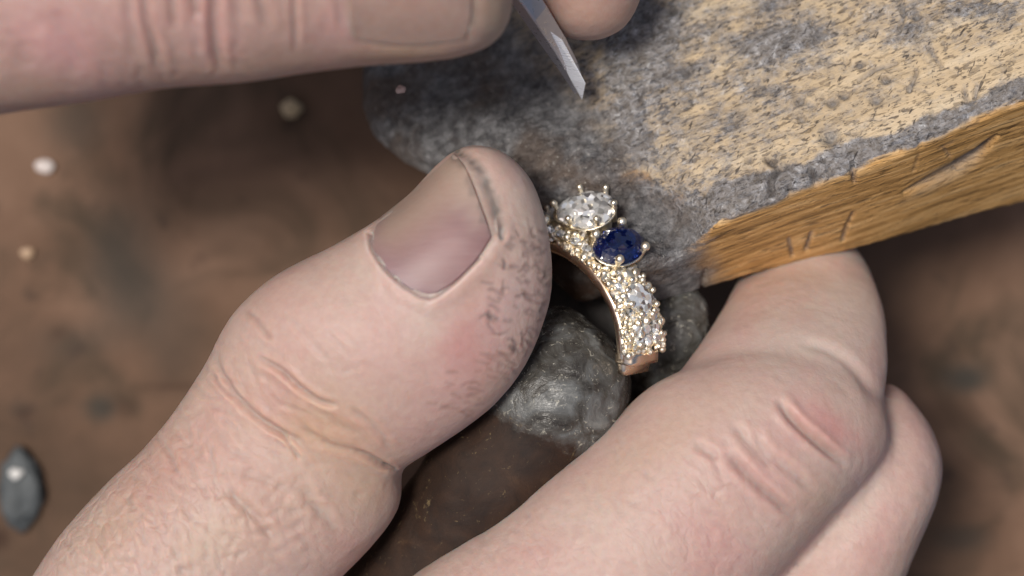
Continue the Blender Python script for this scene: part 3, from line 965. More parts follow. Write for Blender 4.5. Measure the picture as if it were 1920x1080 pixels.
    dirtn = (0.75 + 0.35 * vnoise(co, 0.5, 44))[:, None]
    g_ = np.clip(g_ * dirtn, 0, 1)
    col = col * (1 - g_) + np.array(srgb(78, 76, 72)) * g_
    disp -= 0.28 * np.exp(-(d / wd) ** 2) * up
    # grey smear over the cracked side
    sm = sstep(0.05, 0.55, fbm(co, 1.5, 3, 91)) * np.exp(-((px[:, 0] - 1000) / 45) ** 2 - ((px[:, 1] - 540) / 110) ** 2) * 0.5
    col = col * (1 - sm[:, None]) + np.array(srgb(140, 112, 114)) * sm[:, None]
    co = co + no * (disp * upw)[:, None]
    co = co + no * (0.06 * fbm(co, 2.2, 3, 61))[:, None]
    set_co(me, co)
    set_col(me, 'tint', np.clip(col, 0, 1))
    def gz(cx, cy, rx, ry):
        return np.exp(-((px[:, 0] - cx) / rx) ** 2 - ((px[:, 1] - cy) / ry) ** 2)
    fm = np.clip(0.10 + 0.9 * gz(230, 980, 260, 160) + 0.35 * gz(470, 720, 130, 110) + 0.75 * gz(1300, 1010, 130, 110) + 0.3 * gz(1420, 880, 120, 80) + 0.45 * gz(1000, 1060, 160, 80) + 0.35 * gz(600, 1000, 100, 80) + 0.4 * gz(960, 640, 60, 130) + 0.25 * gz(1650, 980, 90, 130), 0, 1)
    set_col(me, 'folds', np.stack([fm] * 3, 1))
    org = m3(900, 1100, -20)
    o = link('hand', me, SKIN, org=tuple(org))
    tag(o, 'bare hand gripping the ring between thumb and bent fingers, thumbnail edged with grey dirt', 'hand')
    # ---- the thumbnail
    bv = BVHTree.FromPolygons([Vector(c) for c in []] or [Vector((0, 0, 0)), Vector((0, 1, 0)), Vector((1, 0, 0))], [(0, 1, 2)])
    q = np.empty(len(me.polygons) * 4, dtype=np.int32)
    me.polygons.foreach_get('vertices', q)
    q = q.reshape(-1, 4)
    sel = (px[q[:, 0], 0] > 640) & (px[q[:, 0], 0] < 1000) & (px[q[:, 0], 1] > 240) & (px[q[:, 0], 1] < 620) & (no[q[:, 0], 2] > -0.3)
    qs = q[sel]
    bv = BVHTree.FromPolygons([Vector(c) for c in co[np.unique(qs)]], [tuple(int(i) for i in f) for f in np.searchsorted(np.unique(qs), qs)])
    eye = Vector((0, 0, CAMZ))
    A = catmull([(712, 408), (697, 440), (700, 468), (724, 505), (763, 538), (805, 557)], 8)                # at the fold
    B = catmull([(852, 287), (871, 312), (886, 345), (899, 380), (911, 412), (921, 444)], 8)               # free edge
    Ls = catmull([(712, 408), (762, 368), (808, 326), (852, 287)], 8)
    Rs = catmull([(805, 557), (850, 530), (892, 488), (921, 444)], 8)
    def samp(C_, t):
        f = t * (len(C_) - 1)
        i = min(int(f), len(C_) - 2)
        return C_[i] + (C_[i + 1] - C_[i]) * (f - i)
    NU, NV = 70, 60
    P = np.zeros((NU, NV, 3))
    for i in range(NU):
        u = i / (NU - 1)
        for j in range(NV):
            v = j / (NV - 1)
            p2 = (1 - u) * samp(A, v) + u * samp(B, v) + (1 - v) * samp(Ls, u) + v * samp(Rs, u) - ((1 - u) * (1 - v) * A[0] + (1 - u) * v * A[-1] + u * (1 - v) * B[0] + u * v * B[-1])
            pt = Vector(m3(p2[0], p2[1], 0.0))
            hit = bv.ray_cast(eye, (pt - eye).normalized())
            P[i, j] = (p2[0], p2[1], hit[0].z if hit[0] else -99)
    Z = P[:, :, 2]
    bad = Z < -50
    for _ in range(200):                      # fill misses from neighbours, then smooth
        if not bad.any():
            break
        Zp = np.pad(Z, 1, mode='edge'); Bp = np.pad(bad, 1, mode='edge')
        s = np.zeros_like(Z); c = np.zeros_like(Z)
        for dx, dy in ((0, 1), (2, 1), (1, 0), (1, 2)):
            ok = ~Bp[dx:dx + NU, dy:dy + NV]
            s += np.where(ok, Zp[dx:dx + NU, dy:dy + NV], 0); c += ok
        fill = bad & (c > 0)
        Z[fill] = (s / np.maximum(c, 1))[fill] - 0.05
        bad &= ~fill
    for _ in range(60):
        Zp = np.pad(Z, 1, mode='reflect', reflect_type='odd')
        Z = 0.5 * Z + 0.125 * (Zp[:-2, 1:-1] + Zp[2:, 1:-1] + Zp[1:-1, :-2] + Zp[1:-1, 2:])
    uu, vv = np.meshgrid(np.linspace(0, 1, NU), np.linspace(0, 1, NV), indexing='ij')
    Z = Z + 0.20 + 0.18 * uu - 0.14 * (1 - uu) ** 6 - 0.14 * vv ** 8 - 0.1 * (1 - vv) ** 8
    V = [m3(P[i, j, 0], P[i, j, 1], Z[i, j]) for i in range(NU) for j in range(NV)]
    V2 = [v - np.array([0, 0, 0.4]) for v in V]
    Fq = []
    I = lambda i, j: i * NV + j
    n0 = NU * NV
    for i in range(NU - 1):
        for j in range(NV - 1):
            Fq.append((I(i, j), I(i, j + 1), I(i + 1, j + 1), I(i + 1, j)))
            Fq.append((n0 + I(i, j), n0 + I(i + 1, j), n0 + I(i + 1, j + 1), n0 + I(i, j + 1)))
    for j in range(NV - 1):
        Fq.append((I(NU - 1, j), I(NU - 1, j + 1), n0 + I(NU - 1, j + 1), n0 + I(NU - 1, j)))
        Fq.append((I(0, j + 1), I(0, j), n0 + I(0, j), n0 + I(0, j + 1)))
    for i in range(NU - 1):
        Fq.append((I(i, 0), I(i + 1, 0), n0 + I(i + 1, 0), n0 + I(i, 0)))
        Fq.append((I(i + 1, NV - 1), I(i, NV - 1), n0 + I(i, NV - 1), n0 + I(i + 1, NV - 1)))
    nme = mesh('thumbnail', V + V2, Fq)
    cu, cv = uu.ravel(), vv.ravel()
    wob = 0.03 * np.sin(cv * 19) + 0.02 * np.sin(cv * 43)
    c = np.tile(np.array(srgb(166, 132, 130)), (n0, 1))
    def mixc(w, cc):
        nonlocal c
        c = c * (1 - w[:, None]) + np.array(cc) * w[:, None]
    mixc(0.5 * np.exp(-((cu - .5) / .3) ** 2 - ((cv - .75) / .3) ** 2), srgb(184, 140, 136))
    mixc(0.85 * sstep(.66, .25, cv), srgb(206, 184, 164))  # beige reflection painted into the left half of the nail
    mixc(0.35 * sstep(.2, .0, cu), srgb(170, 136, 148))
    mixc(0.8 * sstep(.70, .98, cu + wob + 0.15 * (.6 - cv)) * sstep(1.05, .5, cv), srgb(206, 186, 166))
    mixc(0.55 * sstep(.93, 1.0, cu + wob), srgb(128, 118, 110))
    set_col(nme, 'tint', np.vstack([c, c]))
    nl = link('thumbnail', nme, NAIL, parent=o)
    return o
LEFT = left_hand()

def right_hand():
    fa = tube([
        (-430, -380, -440, 290, 14, 9, 9), (-260, -370, -260, 262, 14, 9, 9), (-120, -350, -120, 238, 14, 9.5, 9.5), (0, -340, 5, 214, 14, 9.8, 9.8), (150, -320, 160, 192, 14, 9.8, 9.8), (300, -300, 305, 166, 14, 9.6, 9.6), (440, -290, 450, 156, 14, 9.2, 9.4),
        (560, -270, 565, 138, 13.6, 9, 9), (680, -250, 680, 124, 13.2, 8.6, 8.8), (780, -225, 790, 117, 12.7, 8, 8.2), (850, -190, 875, 104, 12.2, 7, 7.4), (900, -150, 932, 78, 11.6, 5.6, 6), (935, -100, 957, 38, 11, 3.6, 4), (950, -60, 964, -5, 10.6, 1.2, 1.5)])
    fb = tube([
        (1085, 76, 1115, 77, -5, 1.2, 1.5), (1040, 62, 1160, 62, -5, 3.6, 4), (1008, 28, 1192, 25, -4.8, 5.2, 5.6), (988, -25, 1212, -40, -4, 6, 6.4), (972, -110, 1220, -130, -2.5, 6.6, 7), (960, -220, 1222, -240, 0, 7, 7),
        (930, -360, 1210, -380, 4, 8, 8), (860, -520, 1180, -540, 5, 8, 8), (800, -600, 1100, -640, 5, 5, 5)])
    palm = tube([
        (-460, -900, -460, -100, 3, 10, 10), (0, -880, 0, -120, 3, 11, 11), (300, -850, 320, -150, 3, 11, 11), (650, -800, 700, -250, 4, 10, 10), (900, -720, 980, -380, 4, 9, 9), (1050, -640, 1120, -440, 4, 5, 5)])
    me = hand_mesh([fa, fb, palm], 0.8, 2, 5)
    co = get_co(me); no = get_no(me); px = to_px(co)
    up = no[:, 2] > 0.0
    upw = sstep(0.0, 0.3, no[:, 2])
    SKN = srgb(186, 146, 134)
    PINK = srgb(206, 146, 146)
    TAN = srgb(190, 150, 124)
    col = paint(px, SKN, [(110, 90, 120, 60, -35, PINK, .8), (180, 30, 160, 50, 0, PINK, .4), (400, 60, 60, 90, 0, PINK, .4), (60, 170, 100, 30, 10, TAN, .4), (500, 130, 200, 30, 5, TAN, .5),
                          (640, 60, 60, 60, 0, PINK, .45), (930, 30, 40, 70, 0, srgb(196, 168, 140), .7), (760, 100, 120, 24, 0, srgb(186, 146, 112), .7), (1090, 30, 90, 50, 0, srgb(206, 158, 134), .6)])
    disp = np.zeros(len(co))
    LT = (*srgb(150, 102, 92), .3)
    cre = [([(268, -60), (272, 20), (285, 80), (302, 140)], 8.8, 0.450, LT), ([(318, -60), (322, 10), (330, 60)], 7.5, 0.375, LT), ([(368, -60), (366, 0), (372, 36)], 8.8, 0.450, LT), ([(405, -60), (400, 20), (405, 90), (415, 140)], 10.0, 0.562, LT),
           ([(480, -60), (488, 0), (505, 60)], 10.0, 0.300, LT), ([(548, -60), (552, 20), (554, 100)], 6.2, 0.300, LT), ([(440, -50), (452, 40)], 12.5, 0.225), ([(240, -40), (250, 60), (270, 120)], 12.5, 0.188),
           ([(90, 20), (130, 80), (150, 140)], 20.0, 0.188), ([(628, -60), (634, 0), (645, 60)], 8.8, 0.225), ([(30, 80), (60, 130)], 17.5, 0.150), ([(892, -50), (890, 20), (884, 60)], 8.8, 0.112, (*srgb(120, 96, 76), .4))]
    cre += rand_creases([(230, -50), (620, -50), (600, 120), (250, 150)], 60, -88, 60, 6, .14, 8, .1, None, 31)
    cre += rand_creases([(0, 0), (230, 0), (240, 160), (0, 200)], 26, -60, 60, 8, .12, 20, .1, None, 32)
    npoly = [(655, -140), (648, -60), (650, 20), (672, 74), (740, 88), (820, 84), (876, 68), (888, 10), (888, -60), (870, -140)]
    nd = poly_sd(px[:, 0], px[:, 1], npoly)
    fold, _ = stroke_field(px, npoly[:7])
    ni = upw * (no[:, 2] > 0)
    disp -= 0.12 * sstep(8, -12, nd) * ni
    disp += 0.15 * np.exp(-((fold - 18) / 20.0) ** 2) * (nd > 0) * ni
    add_creases(px, up, disp, cre, col)
    co2 = co + no * (disp * upw)[:, None]
    set_co(me, co2)
    set_col(me, 'tint', np.clip(col, 0, 1))
    set_col(me, 'folds', np.stack([0.18 + 0.3 * np.exp(-((px[:, 0] - 400) / 180) ** 2)] * 3, 1))
    org = m3(300, -200, -10)
    o = link('hand', me, SKIN, org=tuple(org))
    tag(o, 'bare hand at the top holding the steel graver between two fingertips', 'hand')
    # nail of the horizontal digit
    q = np.empty(len(me.polygons) * 4, dtype=np.int32)
    me.polygons.foreach_get('vertices', q)
    q = q.reshape(-1, 4)
    a = px[q[:, 0]]
    sel = (a[:, 0] > 560) & (a[:, 0] < 980) & (a[:, 1] > -260) & (a[:, 1] < 130) & (no[q[:, 0], 2] > -0.1)
    qs = q[sel]; uq = np.unique(qs)
    bv = BVHTree.FromPolygons([Vector(c) for c in co2[uq]], [tuple(int(i) for i in f) for f in np.searchsorted(uq, qs)])
    eye = Vector((0, 0, CAMZ))
    NU, NV = 40, 40
    P = np.zeros((NU, NV, 3))
    for i in range(NU):
        u = i / (NU - 1)
        for j in range(NV):
            v = j / (NV - 1)
            y = -140 + v * (214 + 12 * math.sin(math.pi * u))
            bulge = 1 - (2 * v - 1) ** 4
            x = 664 - 12 * bulge + u * (208 + 26 * bulge)
            pt = Vector(m3(x, y, 0)); hit = bv.ray_cast(eye, (pt - eye).normalized())
            P[i, j] = (x, y, hit[0].z if hit[0] else 10)
    Z = P[:, :, 2]
    for _ in range(30):
        Zp = np.pad(Z, 1, mode='reflect', reflect_type='odd')
        Z = 0.5 * Z + 0.125 * (Zp[:-2, 1:-1] + Zp[2:, 1:-1] + Zp[1:-1, :-2] + Zp[1:-1, 2:])
    Z = Z + 0.16
    V = [m3(P[i, j, 0], P[i, j, 1], Z[i, j]) for i in range(NU) for j in range(NV)]
    I = lambda i, j: i * NV + j
    n0 = NU * NV
    V2 = [v - np.array([0, 0, 0.5]) for v in V]
    Fq = []
    for i in range(NU - 1):
        for j in range(NV - 1):
            Fq.append((I(i, j), I(i, j + 1), I(i + 1, j + 1), I(i + 1, j)))
            Fq.append((n0 + I(i, j), n0 + I(i + 1, j), n0 + I(i + 1, j + 1), n0 + I(i, j + 1)))
    for j in range(NV - 1):
        Fq.append((I(NU - 1, j), I(NU - 1, j + 1), n0 + I(NU - 1, j + 1), n0 + I(NU - 1, j)))
        Fq.append((I(0, j + 1), I(0, j), n0 + I(0, j), n0 + I(0, j + 1)))
    for i in range(NU - 1):
        Fq.append((I(i, 0), I(i + 1, 0), n0 + I(i + 1, 0), n0 + I(i, 0)))
        Fq.append((I(i + 1, NV - 1), I(i, NV - 1), n0 + I(i, NV - 1), n0 + I(i + 1, NV - 1)))
    nme = mesh('fingernail', V + V2, Fq)
    set_col(nme, 'tint', np.tile(np.array(srgb(172, 133, 119)), (2 * n0, 1)))
    link('fingernail', nme, SKIN, parent=o)
    return o
RIGHT = right_hand()

# ------------------------------------------------------------------ steel graver
def bar(pts, widths, thick, name, mat, parent, twist=0.0):
    """square-section bar through pts (mm); widths across the picture, thick along the view"""
    V, Fc = [], []
    for i, p in enumerate(pts):
        a = pts[min(i + 1, len(pts) - 1)] - pts[max(i - 1, 0)]
        a = a / np.linalg.norm(a)
        s = np.cross(a, [0, 0, 1]); s /= np.linalg.norm(s)
        u = np.cross(s, a)
        s, u = s * math.cos(twist) + u * math.sin(twist), -s * math.sin(twist) + u * math.cos(twist)
        w, h = widths[i] / 2, thick[i] / 2
        b = 0.12
        ring_ = [(-w, -h + b), (-w, h - b), (-w + b, h), (w - b, h), (w, h - b), (w, -h + b), (w - b, -h), (-w + b, -h)]
        for x, y in ring_:
            V.append(p + s * x + u * y)
    n = 8
    for i in range(len(pts) - 1):
        for k in range(n):
            Fc.append((i * n + k, (i + 1) * n + k, (i + 1) * n + (k + 1) % n, i * n + (k + 1) % n))
    Fc.append(tuple(range(n)))
    Fc.append(tuple(reversed(range((len(pts) - 1) * n, len(pts) * n))))
    me = mesh(name, V, Fc)
    return link(name, me, mat, parent=parent, smooth=False)

def graver():
    t = NT('brushed_steel')
    v = t.coord(rot=(0, 0, R(55)), scale=(0.1, 1, 1))
    n = t.noise(v, 3000, 3)
    t.set(Base_Color=(0.50, 0.49, 0.55), Metallic=0.8, Roughness=t.ramp(n, [(0.3, 0.25), (0.7, 0.42)]), Normal=t.bump(n, 0.2, 0.0001))
    t2 = NT('ground_bright_steel')
    n = t2.noise(t2.coord(rot=(0, 0, R(-30)), scale=(0.1, 1, 1)), 4000, 3)
    t2.set(Base_Color=(0.90, 0.92, 0.97), Metallic=0.3, Roughness=t2.ramp(n, [(0.3, 0.2), (0.7, 0.4)]))
    g = empty('graver', m3(1092, 186, -11))
    tag(g, 'steel graver with a bright ground tip pointing down over the bench pin', 'graver')
    pts = [m3(900, -160, 6), m3(960, -40, 3.0), m3(1000, 20, 0.5), m3(1038, 78, -3.0), m3(1062, 118, -5.5), m3(1074, 142, -7.6), m3(1084, 166, -9.4)]
    bar(pts, [2.0, 1.9, 1.75, 1.6, 1.4, 1.25, 1.05], [2.0, 2.0, 1.9, 1.8, 1.5, 1.1, 0.5], 'shaft', t.m, g, 0.35)
    # the ground facet, a thin bright plate proud of the shaft's upper face
    up = np.array([0, 0, 1.35])
    quad = [m3(1032, 62, -2.0), m3(1054, 78, -2.9), m3(1097, 158, -7.2), m3(1091, 188, -9.8), m3(1070, 152, -7.2), m3(1044, 104, -4.6)]
    V = [q + up for q in quad] + [q + up * 0.2 for q in quad]
    k = len(quad)
    Fc = [tuple(reversed(range(k))), tuple(range(k, 2 * k))] + [(i, (i + 1) % k, k + (i + 1) % k, k + i) for i in range(k)]
    me = mesh('cutting_face', V, Fc)
    link('cutting_face', me, t2.m, parent=g, smooth=False)
    # the wooden knob handle sits in the palm, above the picture
    V, Fc = tube([(905, -150, 945, -180, 6, 1, 1), (880, -170, 940, -210, 6.5, 2.2, 2.2), (830, -240, 900, -290, 8, 2.6, 2.6), (760, -330, 850, -390, 10, 3.4, 3.4), (700, -400, 800, -470, 12, 2, 2)], ring=20)
    t3 = NT('turned_handle_wood')
    n = t3.noise(t3.coord(), 400, 4)
    t3.set(Base_Color=t3.ramp(n, [(0.3, srgb(90, 55, 30)), (0.7, srgb(140, 90, 50))]), Roughness=0.4)
    link('handle', mesh('handle', V, Fc), t3.m, parent=g)
graver()

# ------------------------------------------------------------------ the ring
RC = m3(1040, 645, -11.5)
RT = R(41)
RA = np.array([-math.sin(RT), -0.10, math.cos(RT)]); RA /= np.linalg.norm(RA)     # ring axis, towards the camera and left
RU = np.array([math.cos(RT), 0.0, math.sin(RT)]); RU -= RA * (RU @ RA); RU /= np.linalg.norm(RU)
RV = np.cross(RA, RU)
RR = 9.7
def rad(th):
    return RU * math.cos(th) + RV * math.sin(th)
def tang(th):
    return -RU * math.sin(th) + RV * math.cos(th)
TURN = 5.0
def rp(deg, r, a=0.0):
    """point on the ring: angle, radius, offset along the axis (positive = side facing the camera)"""
    return RC + rad(R(deg + TURN)) * r + RA * a

ring_root = empty('ring', RC)
tag(ring_root, 'gold ring set with a dark blue sapphire between clear diamonds', 'ring')

def sweep(name, degs, prof_fn, mat, parent, closed=False, smooth=True):
    V, Fc = [], []
    n = None
    for dg in degs:
        pr = prof_fn(dg)
        n = len(pr)
        for r, a in pr:
            V.append(rp(dg, r, a))
    m = len(degs)
    for i in range(m if closed else m - 1):
        i2 = (i + 1) % m
        for k in range(n):
            k2 = (k + 1) % n
            Fc.append((i * n + k, i * n + k2, i2 * n + k2, i2 * n + k))
    if not closed:
        Fc.append(tuple(reversed(range(n))))
        Fc.append(tuple(range((m - 1) * n, m * n)))
    me = mesh(name, V, Fc)
    return link(name, me, mat, parent=parent, smooth=smooth)

def rrect(r0, r1, a0, a1, b=0.18):
    return [(r0, a0 + b), (r0, a1 - b), (r0 + b, a1), (r1 - b, a1), (r1, a1 - b), (r1, a0 + b), (r1 - b, a0), (r0 + b, a0)]
def halfw(dg):
    d = (dg + 180) % 360 - 180
    # widest under the stones, narrow at the back of the shank
    return 1.15 + 0.75 * math.exp(-((d - 45) / 55) ** 2) + 0.35 * math.exp(-((d + 8) / 14) ** 2)
band = sweep('band', list(np.arange(-20, 201, 3)), lambda d: rrect(RR - 1.2, RR - 0.25, -halfw(d) - .2, halfw(d) + .2), ROSE, ring_root)
sh = sweep('shoulder_block', list(np.arange(-14, -7.5, 1.5)), lambda d: rrect(RR - 1.5, RR + 0.6, -1.95, 1.95, .3), ROSE, ring_root)

def gem(name, frame, outline, depth, crown, table, mat, parent, n=16):
    """frame: (centre, x, y, normal); outline(t)->radius; a brilliant-style faceted stone"""
    c, x, y, nn = frame
    V = []
    def ringpts(scale, h, off=0.0):
        base = len(V)
        for k in range(n):
            t = 2 * math.pi * (k + off) / n
            r = outline(t) * scale
            V.append(c + x * (r * math.cos(t)) + y * (r * math.sin(t)) + nn * h)
        return base
    g0 = ringpts(1.0, -0.05 * crown)
    g1 = ringpts(1.0, 0.1 * crown)
    u = ringpts(0.82, 0.65 * crown, 0.5)
    tb = ringpts(table, crown)
    pv = ringpts(0.5, -0.55 * depth, 0.5)
    cul = len(V)
    V.append(c - nn * depth)
    Fc = []
    for k in range(n):
        k2 = (k + 1) % n
        Fc.append((g0 + k, g0 + k2, g1 + k2, g1 + k))
        Fc.append((g1 + k, g1 + k2, u + k))
        Fc.append((u + k, g1 + k2, u + k2))
        Fc.append((u + k, u + k2, tb + k2))
        Fc.append((u + k, tb + k2, tb + k))
        Fc.append((g0 + k2, g0 + k, pv + k))
        Fc.append((g0 + k2, pv + k, pv + k2))
        Fc.append((pv + k, cul, pv + k2))
    Fc.append(tuple(tb + k for k in range(n)))
    return link(name, mesh(name, V, Fc), mat, parent=parent, smooth=False)

def frame(deg, r, a, lean=0.0, spin=0.0):
    c = rp(deg, r, a)
    nn = rad(R(deg + TURN)) * math.cos(lean) + RA * math.sin(lean)
    x = tang(R(deg + TURN))
    y = np.cross(nn, x)
    x, y = x * math.cos(spin) + y * math.sin(spin), -x * math.sin(spin) + y * math.cos(spin)
    return c, x, y, nn

def ball_rod(p0, p1, r, rb, name, mat, parent, seg=8):
    """a prong: tapering rod ending in a small bead"""
    d = p1 - p0
    L = np.linalg.norm(d); d = d / L
    s = np.cross(d, [0.3, 0.2, 0.9]); s /= np.linalg.norm(s)
    u = np.cross(d, s)
    prof = [(0, r * 1.2), (L * .6, r), (L - rb * .9, r)] + [(L + rb * math.sin(a), rb * math.cos(a)) for a in np.linspace(-0.9, 1.35, 6)]
    V, Fc = [], []
    for h, rr in prof:
        for k in range(seg):
            t = 2 * math.pi * k / seg
            V.append(p0 + d * h + (s * math.cos(t) + u * math.sin(t)) * rr)
    m = len(prof)
    for i in range(m - 1):
        for k in range(seg):
            k2 = (k + 1) % seg
            Fc.append((i * seg + k, i * seg + k2, (i + 1) * seg + k2, (i + 1) * seg + k))
    Fc.append(tuple(reversed(range(seg))))
    Fc.append(tuple(range((m - 1) * seg, m * seg)))
    return link(name, mesh(name, V, Fc), mat, parent=parent)

def setting(deg, r, a, ro, hgt, lean=0.0, mat=GOLD, spin=0.0, outline=None, name='setting'):
    """open cup under a stone: flared wall"""
    c, x, y, nn = frame(deg, r, a, lean, spin)
    n = 28
    V, Fc = [], []
    prof = [(0.66, -hgt), (0.88, -0.25), (1.06, 0.0), (1.0, 0.1), (0.92, -0.05), (0.7, -0.3), (0.5, -hgt)]
    for s_, h_ in prof:
        for k in range(n):
            t = 2 * math.pi * k / n
            rr = (outline(t) if outline else ro) * s_
            V.append(c + x * rr * math.cos(t) + y * rr * math.sin(t) + nn * h_)
    m = len(prof)
    for i in range(m):
        i2 = (i + 1) % m
        for k in range(n):
            k2 = (k + 1) % n
            Fc.append((i * n + k, i * n + k2, i2 * n + k2, i2 * n + k))
    return link(name, mesh(name, V, Fc), mat, parent=parent_ring)
parent_ring = ring_root

def prongs(fr, ro, angs, low, high, r=0.2, rb=0.32, outline=None, lean_in=0.12, parent=None):
    c, x, y, nn = fr
    for an in angs:
        t = math.radians(an)
        rr = outline(t) if outline else ro
        dr = x * math.cos(t) + y * math.sin(t)
        ball_rod(c + dr * rr * 0.85 - nn * low, c + dr * rr * (1.04 - lean_in * 0.3) + nn * high, r, rb, 'prong', GOLD, parent or ring_root)

def oval(rx, ry):
    return lambda t: rx * ry / math.sqrt((ry * math.cos(t)) ** 2 + (rx * math.sin(t)) ** 2)
def pear(r):
    return lambda t: r * (0.86 + 0.30 * max(0, math.cos(t)) ** 4)

# centre sapphire, oval, in four claws
SAF = frame(43, RR + 1.9, -0.3, lean=0.4)
ov = oval(2.0, 2.5)
gem('sapphire', SAF, ov, 1.7, 0.85, 0.58, SAPPH, ring_root, 18)
setting(43, RR + 1.75, -0.3, 2.1, 1.8, 0.4, outline=ov)
prongs(SAF, 2.2, [42, 138, 222, 318], 1.2, 0.75, 0.28, 0.44, ov)
# large pear diamond above
PRF = frame(65, RR + 2.8, -0.9, lean=0.6, spin=0.5)
pr_ = pear(2.7)
gem('diamond', PRF, pr_, 1.6, 0.9, 0.55, DIAMOND, ring_root, 16)
setting(65, RR + 2.65, -0.9, 2.3, 2.3, 0.6, outline=pr_, spin=0.5)
prongs(PRF, 2.3, [0, 55, 120, 180, 240, 300], 1.2, 0.85, 0.22, 0.33, pr_)
# small diamond beside the thumb
F5 = frame(85, RR + 1.9, -1.5, lean=0.5)
gem('diamond', F5, lambda t: 1.15, 1.0, 0.55, 0.55, DIAMOND, ring_root, 12)
setting(85, RR + 1.8, -1.5, 1.2, 1.5, 0.5)
prongs(F5, 1.2, [45, 135, 225, 315], .7, .5, 0.15, 0.24)
F3 = frame(92, RR + 1.5, 0.0, lean=0.3)
gem('diamond', F3, lambda t: 1.35, 1.0, 0.55, 0.55, DIAMOND, ring_root, 12)
setting(92, RR + 1.4, 0.0, 1.4, 1.2, 0.1)
prongs(F3, 1.4, [45, 135, 225, 315], .7, .6, 0.14, 0.22)
# round diamond below the sapphire in a notched bezel
F4 = frame(17.5, RR + 1.0, 0.0, lean=0.05)
gem('diamond', F4, lambda t: 1.5, 1.0, 0.6, 0.58, DIAMOND, ring_root, 12)
setting(17.5, RR + 0.9, 0.0, 1.45, 1.0, 0.05)
prongs(F4, 1.7, list(range(15, 360, 45)), .5, .35, 0.2, 0.3)
# rows of small stones down the shoulder
small = [(27, 1.05, .62), (27, -0.1, .62), (27, -1.2, .62), (8, -1.2, .6), (8, 0, .62), (8, 1.2, .6), (3, -1.25, .56), (3, 0, .58), (3, 1.2, .56), (-2, -1.2, .54), (-2, 0, .56), (-2, 1.2, .54),
         (17, 1.75, .4), (17, -1.75, .4), (22, 1.6, .38), (22, -1.6, .38), (12, 1.65, .38), (12, -1.65, .38), (59, 1.5, .5), (53, 1.75, .42), (82, 1.4, .5), (62, -1.7, .5), (77, 1.9, .6), (84, 0.5, .7), (73, 2.1, .55), (97, 0.8, .7), (99, -0.8, .6), (50, 2.0, .5), (57, 2.1, .55), (66, 2.2, .5), (25, 1.9, .5), (32, 0.5, .6), (32, -1.0, .55)]
shell = sweep('shoulder_plate', list(np.arange(-6, 33, 1.5)), lambda d: rrect(RR - 0.3, RR + 0.42 + 0.12 * math.sin(d * 1.1), -1.9 - 0.15 * math.sin(d * .8), 1.9 + 0.15 * math.sin(d * .8), .25), GOLD, ring_root)
shell2 = sweep('shoulder_plate', list(np.arange(50, 105, 1.5)), lambda d: rrect(RR - 0.3, RR + 0.45, -1.7, 1.7, .25), GOLD, ring_root)
for dg, a, r in small:
    f = frame(dg, RR + 0.78, a, lean=0.2)
    gem('pave_diamond', f, lambda t, r=r: r, .45, .28, .55, DIAMOND, ring_root, 8)
r_ = random.Random(5)
beads = []
for dg in np.arange(-8, 38, 2.2):
    for a in (-2.25, 2.25):
        beads.append((dg, a + r_.gauss(0, .12), RR + 0.62 + r_.gauss(0, .1), r_.uniform(.2, .34)))
for dg in np.arange(-7, 38, 2.0):
    for a in (-1.7, -1.1, -0.5, 0.1, 0.7, 1.3, 1.8):
        if math.hypot((dg - 17.5) / 9.5, a / 1.7) > 1:
            beads.append((dg + r_.gauss(0, .5), a + r_.gauss(0, .15), RR + 0.66 + r_.gauss(0, .12), r_.uniform(.16, .3)))
for dg in np.arange(46, 112, 2.6):
    for a in (-2.1, -1.5, -0.8, -0.1, 0.6, 1.2, 1.7, 2.1):
        beads.append((dg + r_.gauss(0, .6), a + r_.gauss(0, .15), RR + 0.6 + r_.gauss(0, .15), r_.uniform(.2, .36)))
for dg in np.arange(-6, 104, 1.7):
    beads.append((dg, 2.0 + r_.gauss(0, .1), RR + 0.15 + r_.gauss(0, .25), r_.uniform(.22, .36)))
for k in range(14):
    beads.append((17.5 + 10.4 * math.cos(k * math.pi / 7), 1.8 * math.sin(k * math.pi / 7), RR + 0.95, r_.uniform(.2, .32)))
# scrolls of the setting between the big stones
for dg, a, rr, sc in [(58, -1.6, 1.3, .5), (55, -2.0, 1.1, .45), (60, -2.1, 1.7, .45), (52, -2.3, 1.3, .4), (57, 1.3, 1.2, .5), (54, 1.7, .8, .45), (60, 1.9, 1.2, .4), (80, 1.2, 1.4, .5), (84, 1.7, 1.0, .45), (80, -1.6, 1.6, .45), (28, 1.5, 1.1, .42), (29, 0.4, 1.1, .4), (30, -.8, 1.1, .42)]:
    beads.append((dg, a, RR + rr, sc))
def uvball(c, r):
    V, Fc = [], []
    for i in range(1, 5):
        for k in range(8):
            p, t = math.pi * i / 5, 2 * math.pi * k / 8
            V.append((c[0] + r * math.sin(p) * math.cos(t), c[1] + r * math.sin(p) * math.sin(t), c[2] + r * math.cos(p)))
    V.append((c[0], c[1], c[2] + r)); V.append((c[0], c[1], c[2] - r))
    for i in range(3):
        for k in range(8):
            k2 = (k + 1) % 8
            Fc.append((i * 8 + k, (i + 1) * 8 + k, (i + 1) * 8 + k2, i * 8 + k2))
    for k in range(8):
        k2 = (k + 1) % 8
        Fc.append((32, k, k2)); Fc.append((33, 24 + k2, 24 + k))
    return V, Fc
v0, f0 = uvball((0, 0, 0), MM)
bm0 = mesh('bead', v0, f0)
bm0.polygons.foreach_set('use_smooth', np.ones(len(bm0.polygons), dtype=bool))
bm0.materials.append(GOLD)
vn = np.array(v0) / MM
vn = vn * (1 + 0.55 * fbm(vn + 3.3, 0.9, 2, 77))[:, None] * MM
bm1 = mesh('nugget', vn, f0)
bm1.materials.append(GOLD)
